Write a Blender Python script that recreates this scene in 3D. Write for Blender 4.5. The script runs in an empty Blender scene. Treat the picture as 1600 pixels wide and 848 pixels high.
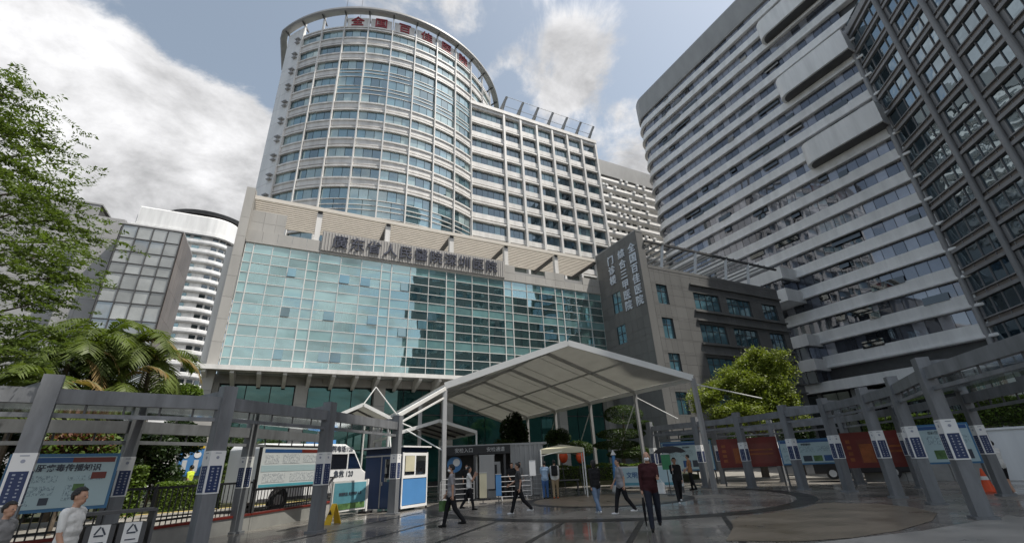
import bpy, bmesh, math, random
import numpy as np
from mathutils import Vector, Matrix
random.seed(7); RNG = np.random.default_rng(7)
rad = math.radians
S = bpy.context.scene; COL = S.collection
# ------------------------------------------------------------------ camera
cd = bpy.data.cameras.new('camera'); cam = bpy.data.objects.new('camera', cd); COL.objects.link(cam)
cd.sensor_fit = 'HORIZONTAL'; cd.sensor_width = 36.0; cd.lens = 36.0*696.54/1600.0
cd.clip_start = .05; cd.clip_end = 3000
_f = Vector((0.42167, 0.815225, 0.396992)); _r = Vector((0.895463, -0.443253, -0.040905)); _u = Vector((-0.142622, -0.37274, 0.91691))
cam.matrix_world = Matrix(((_r.x, _u.x, -_f.x, 0), (_r.y, _u.y, -_f.y, 0), (_r.z, _u.z, -_f.z, 1.6), (0, 0, 0, 1)))
S.camera = cam
# ------------------------------------------------------------------ light
SUN = Vector((0.40, -0.32, 1.0)).normalized()            # direction towards the sun
sun_el = math.asin(SUN.z); sun_az = math.atan2(SUN.x, SUN.y)
sl = bpy.data.lights.new('sun', 'SUN'); so = bpy.data.objects.new('sun', sl); COL.objects.link(so)
sl.energy = 3.9; sl.angle = rad(.6); sl.color = (1.0, .95, .87)
so.rotation_euler = (-SUN).to_track_quat('-Z', 'Y').to_euler(); so.location = (40, -40, 120)
S.view_settings.view_transform = 'Standard'; S.view_settings.look = 'None'
S.view_settings.exposure = 0.6; S.view_settings.gamma = 1.0; S.view_settings.use_curve_mapping = False
W = bpy.data.worlds.new('World'); S.world = W; W.use_nodes = True
nt = W.node_tree; nt.nodes.clear(); L = nt.links.new
def N(t, **k):
    n = nt.nodes.new(t)
    for a, b in k.items(): setattr(n, a, b)
    return n
out = N('ShaderNodeOutputWorld'); mix = N('ShaderNodeMixShader'); L(mix.outputs[0], out.inputs[0])
sky = N('ShaderNodeTexSky'); sky.sky_type = 'NISHITA'; sky.sun_disc = False
sky.sun_elevation = sun_el; sky.sun_rotation = sun_az; sky.air_density = 1.0; sky.dust_density = 2.2; sky.ozone_density = 1.2
hsv = N('ShaderNodeHueSaturation'); hsv.inputs['Hue'].default_value = .485; hsv.inputs['Saturation'].default_value = .62; L(sky.outputs[0], hsv.inputs['Color'])
b1 = N('ShaderNodeBackground'); b1.inputs[1].default_value = .118; L(hsv.outputs[0], b1.inputs[0])
tc = N('ShaderNodeTexCoord')
sep = N('ShaderNodeSeparateXYZ'); L(tc.outputs['Generated'], sep.inputs[0])
def M(op, a, b=None, c=None, clamp=False):
    n = N('ShaderNodeMath', operation=op); n.use_clamp = clamp
    for i, v in enumerate((a, b, c)):
        if v is None: continue
        if isinstance(v, (int, float)): n.inputs[i].default_value = v
        else: L(v, n.inputs[i])
    return n.outputs[0]
# cloud layer: direction projected on a flat ceiling so that clouds foreshorten to the horizon
zc = M('ADD', M('MAXIMUM', sep.outputs[2], 0.0), .22)
vec = N('ShaderNodeCombineXYZ'); L(M('DIVIDE', sep.outputs[0], zc), vec.inputs[0]); L(M('DIVIDE', sep.outputs[1], zc), vec.inputs[1])
def noise(scale, detail, rough, off=0., dist=0.):
    n = N('ShaderNodeTexNoise'); n.noise_dimensions = '4D'
    n.inputs['Scale'].default_value = scale; n.inputs['Detail'].default_value = detail; n.inputs['Roughness'].default_value = rough
    n.inputs['W'].default_value = off; n.inputs['Distortion'].default_value = dist
    L(vec.outputs[0], n.inputs['Vector']); return n.outputs['Fac']
def blob(d, r0, r1, w):
    v = Vector(d).normalized(); n = N('ShaderNodeVectorMath', operation='DOT_PRODUCT'); n.inputs[1].default_value = v
    L(tc.outputs['Generated'], n.inputs[0]); m = N('ShaderNodeMapRange'); m.interpolation_type = 'SMOOTHSTEP'
    m.inputs[1].default_value = math.cos(rad(r1)); m.inputs[2].default_value = math.cos(rad(r0)); m.inputs[4].default_value = w
    L(n.outputs['Value'], m.inputs[0]); return m.outputs[0]
big = noise(1.15, 3, .5, 3.1); fine = noise(3.6, 12, .64, 1.7, .5)
den = M('ADD', M('MULTIPLY', big, .35), M('MULTIPLY', fine, 1.15))
CLOUDS = [((-.388, .749, .538), 2, 12, .26), ((-.279, .77, .555), 3, 12, .26), ((-.134, .802, .575), 2, 9, .22), ((-.369, .814, .45), 3, 15, .30), ((-.245, .837, .489), 3, 14, .30), ((-.103, .854, .511), 2, 9, .22),
          ((.417, .541, .73), 1, 7, .20), ((.441, .455, .773), 1, 6, .16), ((.316, .60, .735), 1, 4, .12), ((.58, .558, .594), 1, 8, .16), ((.023, .614, .789), 1, 6, .13), ((.209, .557, .804), 0, 3, .08),
          ((.06, -.93, .34), 6, 26, .15), ((-.25, -.88, .40), 6, 24, .14), ((-.262, .691, .673), 2, 9, -.24), ((-.10, .70, .705), 2, 9, -.22), ((.25, .56, .785), 1, 5, -.10), ((.583, .36, .728), 1, 9, -.10)]
for d, a, b, w in CLOUDS: den = M('ADD', den, blob(d, a, b, w))
mr = N('ShaderNodeMapRange'); mr.interpolation_type = 'SMOOTHSTEP'; mr.inputs[1].default_value = .79; mr.inputs[2].default_value = .97; L(den, mr.inputs[0])
cov = M('MULTIPLY', mr.outputs[0], .96)
shade = noise(2.6, 10, .62, 9.4, .4)
sr = N('ShaderNodeMapRange'); sr.inputs[1].default_value = .38; sr.inputs[2].default_value = .60; sr.inputs[3].default_value = .34; sr.inputs[4].default_value = .80; L(shade, sr.inputs[0])
b2 = N('ShaderNodeBackground'); b2.inputs[0].default_value = (.97, .965, .975, 1); L(sr.outputs[0], b2.inputs[1])
L(cov, mix.inputs[0]); L(b1.outputs[0], mix.inputs[1]); L(b2.outputs[0], mix.inputs[2])

# ------------------------------------------------------------------ helpers
LOCAL = set()
def par(o, p):
    if p is None: return o
    o.parent = p
    if p.name not in LOCAL: o.matrix_parent_inverse = p.matrix_basis.inverted()
    return o
def tag(o, label=None, cat=None, group=None, kind=None):
    if label: o['label'] = label
    if cat: o['category'] = cat
    if group: o['group'] = group
    if kind: o['kind'] = kind
    return o
def thing(name, label, cat, loc=(0, 0, 0), rotz=0., group=None, local=False):
    o = bpy.data.objects.new(name, None); COL.objects.link(o); o.location = loc; o.rotation_euler = (0, 0, rotz); o.empty_display_size = .2
    if local: LOCAL.add(o.name)
    return tag(o, label, cat, group)
def obj(name, me, parent=None):
    o = bpy.data.objects.new(name, me); COL.objects.link(o); return par(o, parent)
def mesh(name, v, f, mats, idx=None, smooth=False):
    me = bpy.data.meshes.new(name); me.from_pydata([tuple(map(float, p)) for p in v], [], f)
    for m in (mats if isinstance(mats, (list, tuple)) else [mats]): me.materials.append(m)
    if idx is not None: me.polygons.foreach_set('material_index', idx)
    if smooth: me.polygons.foreach_set('use_smooth', [True]*len(me.polygons))
    me.update(); return me
BV = [(-.5, -.5, -.5), (.5, -.5, -.5), (.5, .5, -.5), (-.5, .5, -.5), (-.5, -.5, .5), (.5, -.5, .5), (.5, .5, .5), (-.5, .5, .5)]
BF = [(0, 3, 2, 1), (4, 5, 6, 7), (0, 1, 5, 4), (1, 2, 6, 5), (2, 3, 7, 6), (3, 0, 4, 7)]
CACHE = {}
def bmeshbox(s, m):
    k = (round(s[0], 3), round(s[1], 3), round(s[2], 3), m.name)
    if k not in CACHE: CACHE[k] = mesh('box', [(a*s[0], b*s[1], c*s[2]) for a, b, c in BV], BF, m)
    return CACHE[k]
def box(name, parent, c, s, m, rz=0., rx=0., ry=0.):
    o = bpy.data.objects.new(name, bmeshbox(s, m)); COL.objects.link(o); o.location = c
    if rz or rx or ry: o.rotation_euler = (rx, ry, rz)
    return par(o, parent)
def box2(name, parent, a, b, m):
    return box(name, parent, [(p+q)/2 for p, q in zip(a, b)], [abs(q-p) for p, q in zip(a, b)], m)
class MB:
    def __init__(s): s.v = []; s.f = []; s.i = []
    def add(s, v, f, mi=0):
        n = len(s.v); s.v += [tuple(map(float, p)) for p in v]; s.f += [tuple(n+i for i in q) for q in f]; s.i += [mi]*len(f); return s
    def box(s, c, z, rz=0., mi=0):
        ca, sa = math.cos(rz), math.sin(rz)
        return s.add([(c[0]+(a*z[0])*ca-(b*z[1])*sa, c[1]+(a*z[0])*sa+(b*z[1])*ca, c[2]+d*z[2]) for a, b, d in BV], BF, mi)
    def bar(s, p, q, w, h, mi=0, up=(0, 0, 1)):            # rectangular bar from p to q
        p, q = Vector(p), Vector(q); d = (q-p).normalized(); u = Vector(up)
        if abs(d.dot(u)) > .99: u = Vector((0, 1, 0))
        x = d.cross(u).normalized()*w/2; y = x.cross(d).normalized()*h/2
        return s.add([p-x-y, p+x-y, q+x-y, q-x-y, p-x+y, p+x+y, q+x+y, q-x+y], BF, mi)
    def cyl(s, p, q, r0, r1=None, n=12, mi=0):
        r1 = r0 if r1 is None else r1; p, q = Vector(p), Vector(q); d = (q-p).normalized(); u = Vector((0, 0, 1)) if abs(d.z) < .95 else Vector((0, 1, 0))
        x = d.cross(u).normalized(); y = x.cross(d); v = []
        for c, r in ((p, r0), (q, r1)): v += [c+x*math.cos(2*math.pi*i/n)*r+y*math.sin(2*math.pi*i/n)*r for i in range(n)]
        return s.add(v, [(i, (i+1) % n, n+(i+1) % n, n+i) for i in range(n)]+[tuple(range(n-1, -1, -1)), tuple(range(n, 2*n))], mi)
    def tube(s, pts, rs, n=8, mi=0):
        pts = [Vector(p) for p in pts]; v = []; k = len(pts)
        for j, p in enumerate(pts):
            d = (pts[min(j+1, k-1)]-pts[max(j-1, 0)]).normalized(); u = Vector((0, 0, 1)) if abs(d.z) < .9 else Vector((0, 1, 0))
            x = d.cross(u).normalized(); y = x.cross(d); r = rs[j] if isinstance(rs, (list, tuple)) else rs
            v += [p+x*math.cos(2*math.pi*i/n)*r+y*math.sin(2*math.pi*i/n)*r for i in range(n)]
        f = [(j*n+i, j*n+(i+1) % n, (j+1)*n+(i+1) % n, (j+1)*n+i) for j in range(k-1) for i in range(n)]
        return s.add(v, f+[tuple(range(n-1, -1, -1)), tuple(range((k-1)*n, k*n))], mi)
    def prism(s, poly, z0, z1, mi=0):
        n = len(poly); v = [(x, y, z0) for x, y in poly]+[(x, y, z1) for x, y in poly]
        return s.add(v, [tuple(range(n-1, -1, -1)), tuple(range(n, 2*n))]+[(i, (i+1) % n, n+(i+1) % n, n+i) for i in range(n)], mi)
    def ell(s, c, r, n=12, m=8, mi=0):
        v = [(c[0], c[1], c[2]-r[2])]
        for j in range(1, m):
            t = math.pi*j/m
            v += [(c[0]+r[0]*math.sin(t)*math.cos(2*math.pi*i/n), c[1]+r[1]*math.sin(t)*math.sin(2*math.pi*i/n), c[2]-r[2]*math.cos(t)) for i in range(n)]
        v.append((c[0], c[1], c[2]+r[2])); e = len(v)-1
        f = [(0, 1+(i+1) % n, 1+i) for i in range(n)]+[(e, e-n+i, e-n+(i+1) % n) for i in range(n)]
        f += [(1+j*n+i, 1+j*n+(i+1) % n, 1+(j+1)*n+(i+1) % n, 1+(j+1)*n+i) for j in range(m-2) for i in range(n)]
        return s.add(v, f, mi)
    def sweep(s, prof, path, mi=0, caps=True):              # prof [(outward, z)] swept along path [((x,y),(nx,ny))]
        k = len(prof); v = []
        for (x, y), (nx, ny) in path: v += [(x+nx*a, y+ny*a, z) for a, z in prof]
        f = [(j*k+i, (j+1)*k+i, (j+1)*k+(i+1) % k, j*k+(i+1) % k) for j in range(len(path)-1) for i in range(k)]
        if caps: f += [tuple(range(k)), tuple(range((len(path)-1)*k+k-1, (len(path)-1)*k-1, -1))]
        return s.add(v, f, mi)
    def build(s, name, mats, parent=None, smooth=False):
        return obj(name, mesh(name, s.v, s.f, mats, s.i, smooth), parent)
FONTCACHE = {}
def text(name, parent, body, size, loc, xdir, m, depth=.03, bold=0., upd=(0, 0, 1), align='CENTER'):
    """flat lettering as real extruded geometry; xdir = reading direction, upright along upd"""
    cu = bpy.data.curves.new('t', 'FONT'); cu.body = body; cu.size = size; cu.extrude = depth/2; cu.offset = bold
    cu.align_x = align; cu.align_y = 'CENTER'; cu.resolution_u = 3
    t = bpy.data.objects.new('t', cu); COL.objects.link(t)
    me = bpy.data.meshes.new_from_object(t.evaluated_get(bpy.context.evaluated_depsgraph_get()))
    bpy.data.objects.remove(t); bpy.data.curves.remove(cu)
    x = Vector(xdir).normalized(); u = Vector(upd).normalized(); n = x.cross(u)
    me.transform(Matrix(((x.x, u.x, n.x, loc[0]), (x.y, u.y, n.y, loc[1]), (x.z, u.z, n.z, loc[2]), (0, 0, 0, 1))))
    me.materials.clear(); me.materials.append(m)
    return obj(name, me, parent)
# ------------------------------------------------------------------ materials
def newmat(name):
    m = bpy.data.materials.new(name); m.use_nodes = True; t = m.node_tree; t.nodes.clear()
    o = t.nodes.new('ShaderNodeOutputMaterial'); return m, t, o
def tint(t, color, amt, scale, stretch=(1, 1, 1), rnd=0., detail=6):
    """colour varied by world-space noise and per-object random value; returns socket"""
    Lk = t.links.new; g = t.nodes.new('ShaderNodeNewGeometry'); mp = t.nodes.new('ShaderNodeVectorMath'); mp.operation = 'MULTIPLY'
    mp.inputs[1].default_value = stretch; Lk(g.outputs['Position'], mp.inputs[0])
    n = t.nodes.new('ShaderNodeTexNoise'); n.inputs['Scale'].default_value = scale; n.inputs['Detail'].default_value = detail; n.inputs['Roughness'].default_value = .62
    Lk(mp.outputs[0], n.inputs['Vector'])
    a = t.nodes.new('ShaderNodeMapRange'); a.inputs[1].default_value = .28; a.inputs[2].default_value = .72; a.inputs[3].default_value = 1-amt; a.inputs[4].default_value = 1+amt
    Lk(n.outputs['Fac'], a.inputs[0]); f = a.outputs[0]
    if rnd:
        oi = t.nodes.new('ShaderNodeObjectInfo'); b = t.nodes.new('ShaderNodeMapRange'); b.inputs[3].default_value = 1-rnd; b.inputs[4].default_value = 1+rnd
        Lk(oi.outputs['Random'], b.inputs[0]); mu = t.nodes.new('ShaderNodeMath'); mu.operation = 'MULTIPLY'; Lk(f, mu.inputs[0]); Lk(b.outputs[0], mu.inputs[1]); f = mu.outputs[0]
    sc = t.nodes.new('ShaderNodeVectorMath'); sc.operation = 'SCALE'; sc.inputs[0].default_value = color[:3]; Lk(f, sc.inputs['Scale'])
    return sc.outputs[0], n
def mat(name, color, rough=.6, metal=0., spec=.4, amt=.12, scale=1.2, stretch=(1, 1, 1), rnd=0., bump=0., bscale=None, rvar=0.):
    m, t, o = newmat(name); p = t.nodes.new('ShaderNodeBsdfPrincipled'); t.links.new(p.outputs[0], o.inputs[0])
    c, n = tint(t, color, amt, scale, stretch, rnd); t.links.new(c, p.inputs['Base Color'])
    p.inputs['Roughness'].default_value = rough; p.inputs['Metallic'].default_value = metal; p.inputs['Specular IOR Level'].default_value = spec
    if rvar:
        a = t.nodes.new('ShaderNodeMapRange'); a.inputs[1].default_value = .3; a.inputs[2].default_value = .7; a.inputs[3].default_value = rough-rvar; a.inputs[4].default_value = rough+rvar
        t.links.new(n.outputs['Fac'], a.inputs[0]); t.links.new(a.outputs[0], p.inputs['Roughness'])
    if bump:
        n2 = t.nodes.new('ShaderNodeTexNoise'); n2.inputs['Scale'].default_value = bscale or scale*6; n2.inputs['Detail'].default_value = 5
        g = t.nodes.new('ShaderNodeNewGeometry'); t.links.new(g.outputs['Position'], n2.inputs['Vector'])
        b = t.nodes.new('ShaderNodeBump'); b.inputs['Strength'].default_value = bump; b.inputs['Distance'].default_value = .02
        t.links.new(n2.outputs['Fac'], b.inputs['Height']); t.links.new(b.outputs[0], p.inputs['Normal'])
    return m
def glass(name, body, refl=.25, tr=None, rnd=.3, wave=0., wscale=.6, gcol=(.9, .96, .97), grough=.02, blend=.35):
    """window glass: reflective coat over a body that is opaque (dark room / blind) or, with tr, see-through"""
    m, t, o = newmat(name); Lk = t.links.new
    gl = t.nodes.new('ShaderNodeBsdfGlossy'); gl.inputs['Roughness'].default_value = grough; gl.inputs['Color'].default_value = (*gcol, 1)
    if wave:
        n2 = t.nodes.new('ShaderNodeTexNoise'); n2.inputs['Scale'].default_value = wscale; n2.inputs['Detail'].default_value = 2
        g = t.nodes.new('ShaderNodeNewGeometry'); Lk(g.outputs['Position'], n2.inputs['Vector'])
        b = t.nodes.new('ShaderNodeBump'); b.inputs['Strength'].default_value = wave; b.inputs['Distance'].default_value = .1; Lk(n2.outputs['Fac'], b.inputs['Height']); Lk(b.outputs[0], gl.inputs['Normal'])
    d = t.nodes.new('ShaderNodeBsdfDiffuse'); c, _ = tint(t, body, .25, .5, (1, 1, 1), rnd); Lk(c, d.inputs['Color']); base = d.outputs[0]
    if tr:
        tp = t.nodes.new('ShaderNodeBsdfTransparent'); tp.inputs['Color'].default_value = (*tr[:3], 1)
        mx = t.nodes.new('ShaderNodeMixShader'); mx.inputs[0].default_value = tr[3]; Lk(d.outputs[0], mx.inputs[1]); Lk(tp.outputs[0], mx.inputs[2]); base = mx.outputs[0]
    lw = t.nodes.new('ShaderNodeLayerWeight'); lw.inputs['Blend'].default_value = blend
    a = t.nodes.new('ShaderNodeMapRange'); a.inputs[3].default_value = refl; a.inputs[4].default_value = .95; Lk(lw.outputs['Fresnel'], a.inputs[0])
    mx = t.nodes.new('ShaderNodeMixShader'); Lk(a.outputs[0], mx.inputs[0]); Lk(base, mx.inputs[1]); Lk(gl.outputs[0], mx.inputs[2]); Lk(mx.outputs[0], o.inputs[0])
    return m
def leafmat(name, c, rnd=.35, trans=.35):
    m, t, o = newmat(name); Lk = t.links.new; col, _ = tint(t, c, .45, 1.6, (1, 1, 1), 0.)
    d = t.nodes.new('ShaderNodeBsdfPrincipled'); d.inputs['Roughness'].default_value = .5; d.inputs['Specular IOR Level'].default_value = .35; Lk(col, d.inputs['Base Color'])
    tr = t.nodes.new('ShaderNodeBsdfTranslucent'); sc = t.nodes.new('ShaderNodeVectorMath'); sc.operation = 'MULTIPLY'; sc.inputs[1].default_value = (1.25, 1.35, .6); Lk(col, sc.inputs[0]); Lk(sc.outputs[0], tr.inputs['Color'])
    mx = t.nodes.new('ShaderNodeMixShader'); mx.inputs[0].default_value = trans; Lk(d.outputs[0], mx.inputs[1]); Lk(tr.outputs[0], mx.inputs[2]); Lk(mx.outputs[0], o.inputs[0]); return m
X = {}
X['stone'] = mat('stone_cladding', (.36, .35, .33), .55, amt=.14, scale=.5, stretch=(1, 1, .25), rnd=.05)
X['white_stone'] = mat('white_cladding', (.64, .63, .61), .5, amt=.17, scale=1.1, stretch=(1, 1, .10), rnd=.06)
X['white_panel'] = mat('white_panel', (.72, .72, .71), .45, amt=.14, scale=.7, stretch=(1, 1, .12), rnd=.04)
X['grey_panel'] = mat('grey_panel', (.30, .30, .295), .5, amt=.12, scale=.5, stretch=(1, 1, .3), rnd=.05)
X['dark_stone'] = mat('dark_stone', (.14, .14, .136), .5, amt=.12, scale=.6, stretch=(1, 1, .3), rnd=.07)
X['tower_frame'] = mat('tower_frame', (.25, .25, .255), .5, amt=.18, scale=.5, stretch=(1, 1, .3), rnd=.08)
X['joint'] = mat('joint_backing', (.07, .07, .065), .8)
X['metal'] = mat('brushed_aluminium', (.42, .42, .42), .4, metal=.5, amt=.08)
X['white_metal'] = mat('white_painted_metal', (.62, .62, .60), .4, amt=.07)
X['dark_metal'] = mat('dark_metal', (.07, .07, .072), .45, amt=.2)
X['steel_post'] = mat('grey_painted_steel', (.165, .172, .182), .5, amt=.34, scale=2.6, stretch=(1, 1, .22), rnd=.10, bump=.15, bscale=9)
X['louvre'] = mat('cream_louvre', (.60, .56, .50), .55, amt=.08)
X['pod_glass'] = glass('podium_glass', (.11, .22, .225), .32, (.70, .90, .87, .88), rnd=.25, wave=.10, wscale=.35, gcol=(.72, .89, .90))
X['pod_glass_dark'] = glass('podium_spandrel_glass', (.13, .25, .25), .28, None, rnd=.25, gcol=(.72, .89, .90))
X['tower_glass'] = glass('tower_glass', (.085, .15, .17), .28, None, rnd=.75, wave=.05, wscale=.8, gcol=(.72, .86, .90))
X['tower_glass_pale'] = glass('tower_glass_blind', (.30, .38, .38), .20, None, rnd=.3, gcol=(.75, .9, .93))
X['wing_glass'] = glass('wing_glass', (.045, .075, .095), .16, None, rnd=.8, gcol=(.7, .82, .88))
X['wing_glass_pale'] = glass('wing_glass_blind', (.16, .25, .27), .16, None, rnd=.4, gcol=(.7, .82, .88))
X['wt_glass'] = glass('white_tower_glass', (.065, .072, .09), .13, None, rnd=.7, wave=.02, wscale=1.2, gcol=(.78, .82, .92))
X['wt_glass_pale'] = glass('white_tower_glass_blind', (.23, .235, .26), .16, None, rnd=.35, gcol=(.78, .82, .92))
X['dk_glass'] = glass('dark_tower_glass', (.014, .026, .034), .34, None, rnd=.6, wave=.22, wscale=.42, gcol=(.68, .83, .93))
X['grid_glass'] = glass('curtain_grid_glass', (.22, .23, .225), .22, None, rnd=.5, wave=.05, gcol=(.88, .92, .92))
X['blue_win'] = glass('blue_window_glass', (.06, .13, .16), .24, None, rnd=.6, gcol=(.7, .9, .95))
X['green_glass'] = glass('green_shop_glass', (.012, .05, .045), .07, None, rnd=.3, gcol=(.5, .85, .78))
X['curtain'] = mat('curtain_cloth', (.58, .68, .64), .9, amt=.2, scale=2.5, stretch=(3, 1, .1), rnd=.25)
X['interior'] = mat('interior_wall', (.22, .25, .235), .9, amt=.3, scale=.4, rnd=.1)
X['slab'] = mat('floor_slab', (.35, .36, .35), .8)
X['red_sign'] = mat('red_letters', (.30, .04, .05), .4)
X['navy_sign'] = mat('dark_blue_letters', (.055, .06, .085), .4)
X['pale_sign'] = mat('pale_letters', (.62, .68, .76), .35, amt=.15)
X['sign_panel'] = mat('ribbed_sign_panel', (.30, .285, .275), .5, amt=.1)
X['brown_stone'] = mat('brown_stone', (.19, .165, .15), .45, amt=.2, scale=.35, rnd=.10)
X['grey_stone'] = mat('grey_stone', (.32, .32, .32), .55, amt=.15, scale=.4, rnd=.08)
X['concrete'] = mat('concrete', (.30, .295, .28), .8, amt=.2, scale=1.2, bump=.2)
X['black'] = mat('black_paint', (.018, .018, .02), .5)
X['blackglass'] = glass('black_glass', (.012, .013, .015), .10, None, rnd=.2)
X['white'] = mat('white_paint', (.72, .72, .71), .45, amt=.04)
X['navy'] = mat('navy_print', (.02, .035, .10), .45)
X['blue'] = mat('bright_blue_panel', (.075, .22, .46), .4, amt=.06)
X['dkblue'] = mat('dark_blue_panel', (.022, .05, .13), .4, amt=.08)
X['yellow'] = mat('yellow_plastic', (.72, .47, .03), .4)
X['orange'] = mat('orange_plastic', (.75, .10, .03), .45)
X['red'] = mat('dark_red_board', (.16, .022, .016), .5, amt=.2)
X['rubber'] = mat('tyre_rubber', (.02, .02, .02), .8)
def panel_wall(T, name, org, ud, us, zs, holes, m, th=.05, gap=.02):
    """cladding panels (each an object) on a vertical plane; us / zs are the joint lines; holes = [(u0,u1,z0,z1)]"""
    ud = Vector((ud[0], ud[1], 0)).normalized(); rz = math.atan2(ud.y, ud.x)
    for a, b in zip(us[:-1], us[1:]):
        for c, d in zip(zs[:-1], zs[1:]):
            mu, mz = (a+b)/2, (c+d)/2
            if any(h[0] < mu < h[1] and h[2] < mz < h[3] for h in holes): continue
            if b-a < .05 or d-c < .05: continue
            p = Vector(org)+ud*mu
            box(name, T, (p.x, p.y, mz), (b-a-gap, th, d-c-gap), m, rz)
def merge(a, extra):
    s = sorted(set([round(v, 3) for v in list(a)+list(extra)])); o = [s[0]]
    for v in s[1:]:
        if v-o[-1] > .12: o.append(v)
    return o
def leaves(name, pts, size, m, parent=None, flat=.4, aspect=.5, jit=.35, dirs=None):
    """many small bent leaf quads at pts; flat = how far normals lean upward"""
    n = len(pts); pts = np.asarray(pts, float)
    nrm = RNG.normal(size=(n, 3)); nrm[:, 2] = np.abs(nrm[:, 2])+flat; nrm /= np.linalg.norm(nrm, axis=1)[:, None]
    a = RNG.normal(size=(n, 3)) if dirs is None else np.asarray(dirs)+RNG.normal(size=(n, 3))*.35
    a -= (a*nrm).sum(1)[:, None]*nrm; a /= np.linalg.norm(a, axis=1)[:, None]; b = np.cross(nrm, a)
    s = size*(1+jit*RNG.normal(size=n)).clip(.4, 1.8)[:, None]
    v = np.stack([pts-a*s, pts+b*s*aspect+nrm*s*.12, pts+a*s, pts-b*s*aspect+nrm*s*.12], 1).reshape(-1, 3)
    me = bpy.data.meshes.new(name); me.vertices.add(4*n); me.vertices.foreach_set('co', v.ravel())
    me.loops.add(4*n); me.loops.foreach_set('vertex_index', np.arange(4*n)); me.polygons.add(n)
    me.polygons.foreach_set('loop_start', np.arange(n)*4); me.polygons.foreach_set('loop_total', np.full(n, 4)); me.update(calc_edges=True)
    me.materials.append(m); me.validate(); return obj(name, me, parent)
# ================================================================== the setting: ground
def ground_mat():
    m, t, o = newmat('wet_granite_paving'); Lk = t.links.new; p = t.nodes.new('ShaderNodeBsdfPrincipled'); Lk(p.outputs[0], o.inputs[0])
    g = t.nodes.new('ShaderNodeNewGeometry')
    mp = t.nodes.new('ShaderNodeMapping'); mp.inputs['Rotation'].default_value = (0, 0, rad(43)); Lk(g.outputs['Position'], mp.inputs[0])
    br = t.nodes.new('ShaderNodeTexBrick'); br.inputs['Scale'].default_value = 1.0; br.inputs['Mortar Size'].default_value = .011; br.inputs['Brick Width'].default_value = .8; br.inputs['Row Height'].default_value = .55
    br.inputs['Color1'].default_value = (.82, .82, .83, 1); br.inputs['Color2'].default_value = (1.14, 1.13, 1.12, 1); br.inputs['Mortar'].default_value = (.42, .4, .38, 1); br.inputs['Bias'].default_value = 0; Lk(mp.outputs[0], br.inputs['Vector'])
    c, n = tint(t, (.19, .178, .16), .42, .55, (1, 1, 1)); mu = t.nodes.new('ShaderNodeVectorMath'); mu.operation = 'MULTIPLY'; Lk(c, mu.inputs[0]); Lk(br.outputs['Color'], mu.inputs[1]); Lk(mu.outputs[0], p.inputs['Base Color'])
    n2 = t.nodes.new('ShaderNodeTexNoise'); n2.inputs['Scale'].default_value = .33; n2.inputs['Detail'].default_value = 6; n2.inputs['Roughness'].default_value = .6; Lk(g.outputs['Position'], n2.inputs['Vector'])
    a = t.nodes.new('ShaderNodeMapRange'); a.inputs[1].default_value = .36; a.inputs[2].default_value = .62; a.inputs[3].default_value = .06; a.inputs[4].default_value = .36; Lk(n2.outputs['Fac'], a.inputs[0]); Lk(a.outputs[0], p.inputs['Roughness'])
    p.inputs['Specular IOR Level'].default_value = .6
    n3 = t.nodes.new('ShaderNodeTexNoise'); n3.inputs['Scale'].default_value = 3.; n3.inputs['Detail'].default_value = 3; Lk(g.outputs['Position'], n3.inputs['Vector'])
    b = t.nodes.new('ShaderNodeBump'); b.inputs['Strength'].default_value = .10; b.inputs['Distance'].default_value = .012; Lk(n3.outputs['Fac'], b.inputs['Height']); Lk(b.outputs[0], p.inputs['Normal'])
    return m
X['paving'] = ground_mat()
X['paving_dark'] = mat('dark_granite_band', (.022, .022, .023), .36, amt=.3, scale=1.5, spec=.3, rvar=.12)
X['paving_tan'] = mat('tan_paving', (.165, .135, .10), .4, amt=.3, scale=.8, spec=.5, rvar=.15)
X['paving_pale'] = mat('pale_paving', (.27, .26, .24), .4, amt=.2, scale=.9, spec=.5, rvar=.15)
X['road'] = mat('road_concrete', (.20, .19, .17), .75, amt=.22, scale=.7, bump=.2, bscale=20)
X['asphalt'] = mat('asphalt', (.06, .06, .062), .8, amt=.2, scale=.8, bump=.3, bscale=30)
X['kerb_paint'] = mat('worn_yellow_kerb', (.42, .33, .12), .8, amt=.3, scale=3)
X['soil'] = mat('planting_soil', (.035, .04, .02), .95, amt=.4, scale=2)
def sheet(name, poly, z, m, kind='structure', label=None):
    n = len(poly); o = obj(name, mesh(name, [(x, y, z) for x, y in poly], [tuple(range(n))], m)); tag(o, label, None, None, kind); return o
g = sheet('ground', [(-900, -900), (900, -900), (900, 900), (-900, 900)], -.012, X['asphalt'])
sheet('plaza', [(-25, -30), (60, -30), (60, 46), (-25, 46)], 0, X['paving'], label='wet grey granite paving of the plaza')
def ring_pts(c, r, a0, a1, n): return [(c[0]+r*math.cos(rad(a0+(a1-a0)*i/n)), c[1]+r*math.sin(rad(a0+(a1-a0)*i/n))) for i in range(n+1)]
RC = (13.75, 18.3)
def annulus(name, c, r0, r1, z, m, a0=0, a1=360, n=72, label=None):
    a, b = ring_pts(c, r1, a0, a1, n), ring_pts(c, r0, a0, a1, n); v = [(x, y, z) for x, y in a+b]; k = n+1
    o = obj(name, mesh(name, v, [(i, i+1, k+i+1, k+i) for i in range(n)], m)); return tag(o, label, None, None, 'structure')
annulus('paving_ring', RC, 7.45, 8.15, .004, X['paving_dark'], label='dark granite ring set in the plaza')
annulus('paving_ring', RC, 3.3, 3.75, .004, X['paving_dark'], label='inner dark ring under the marquee')
sheet('paving_disc', ring_pts(RC, 3.3, 0, 350, 40), .004, X['paving_tan'], label='brown paving disc under the marquee')
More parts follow.
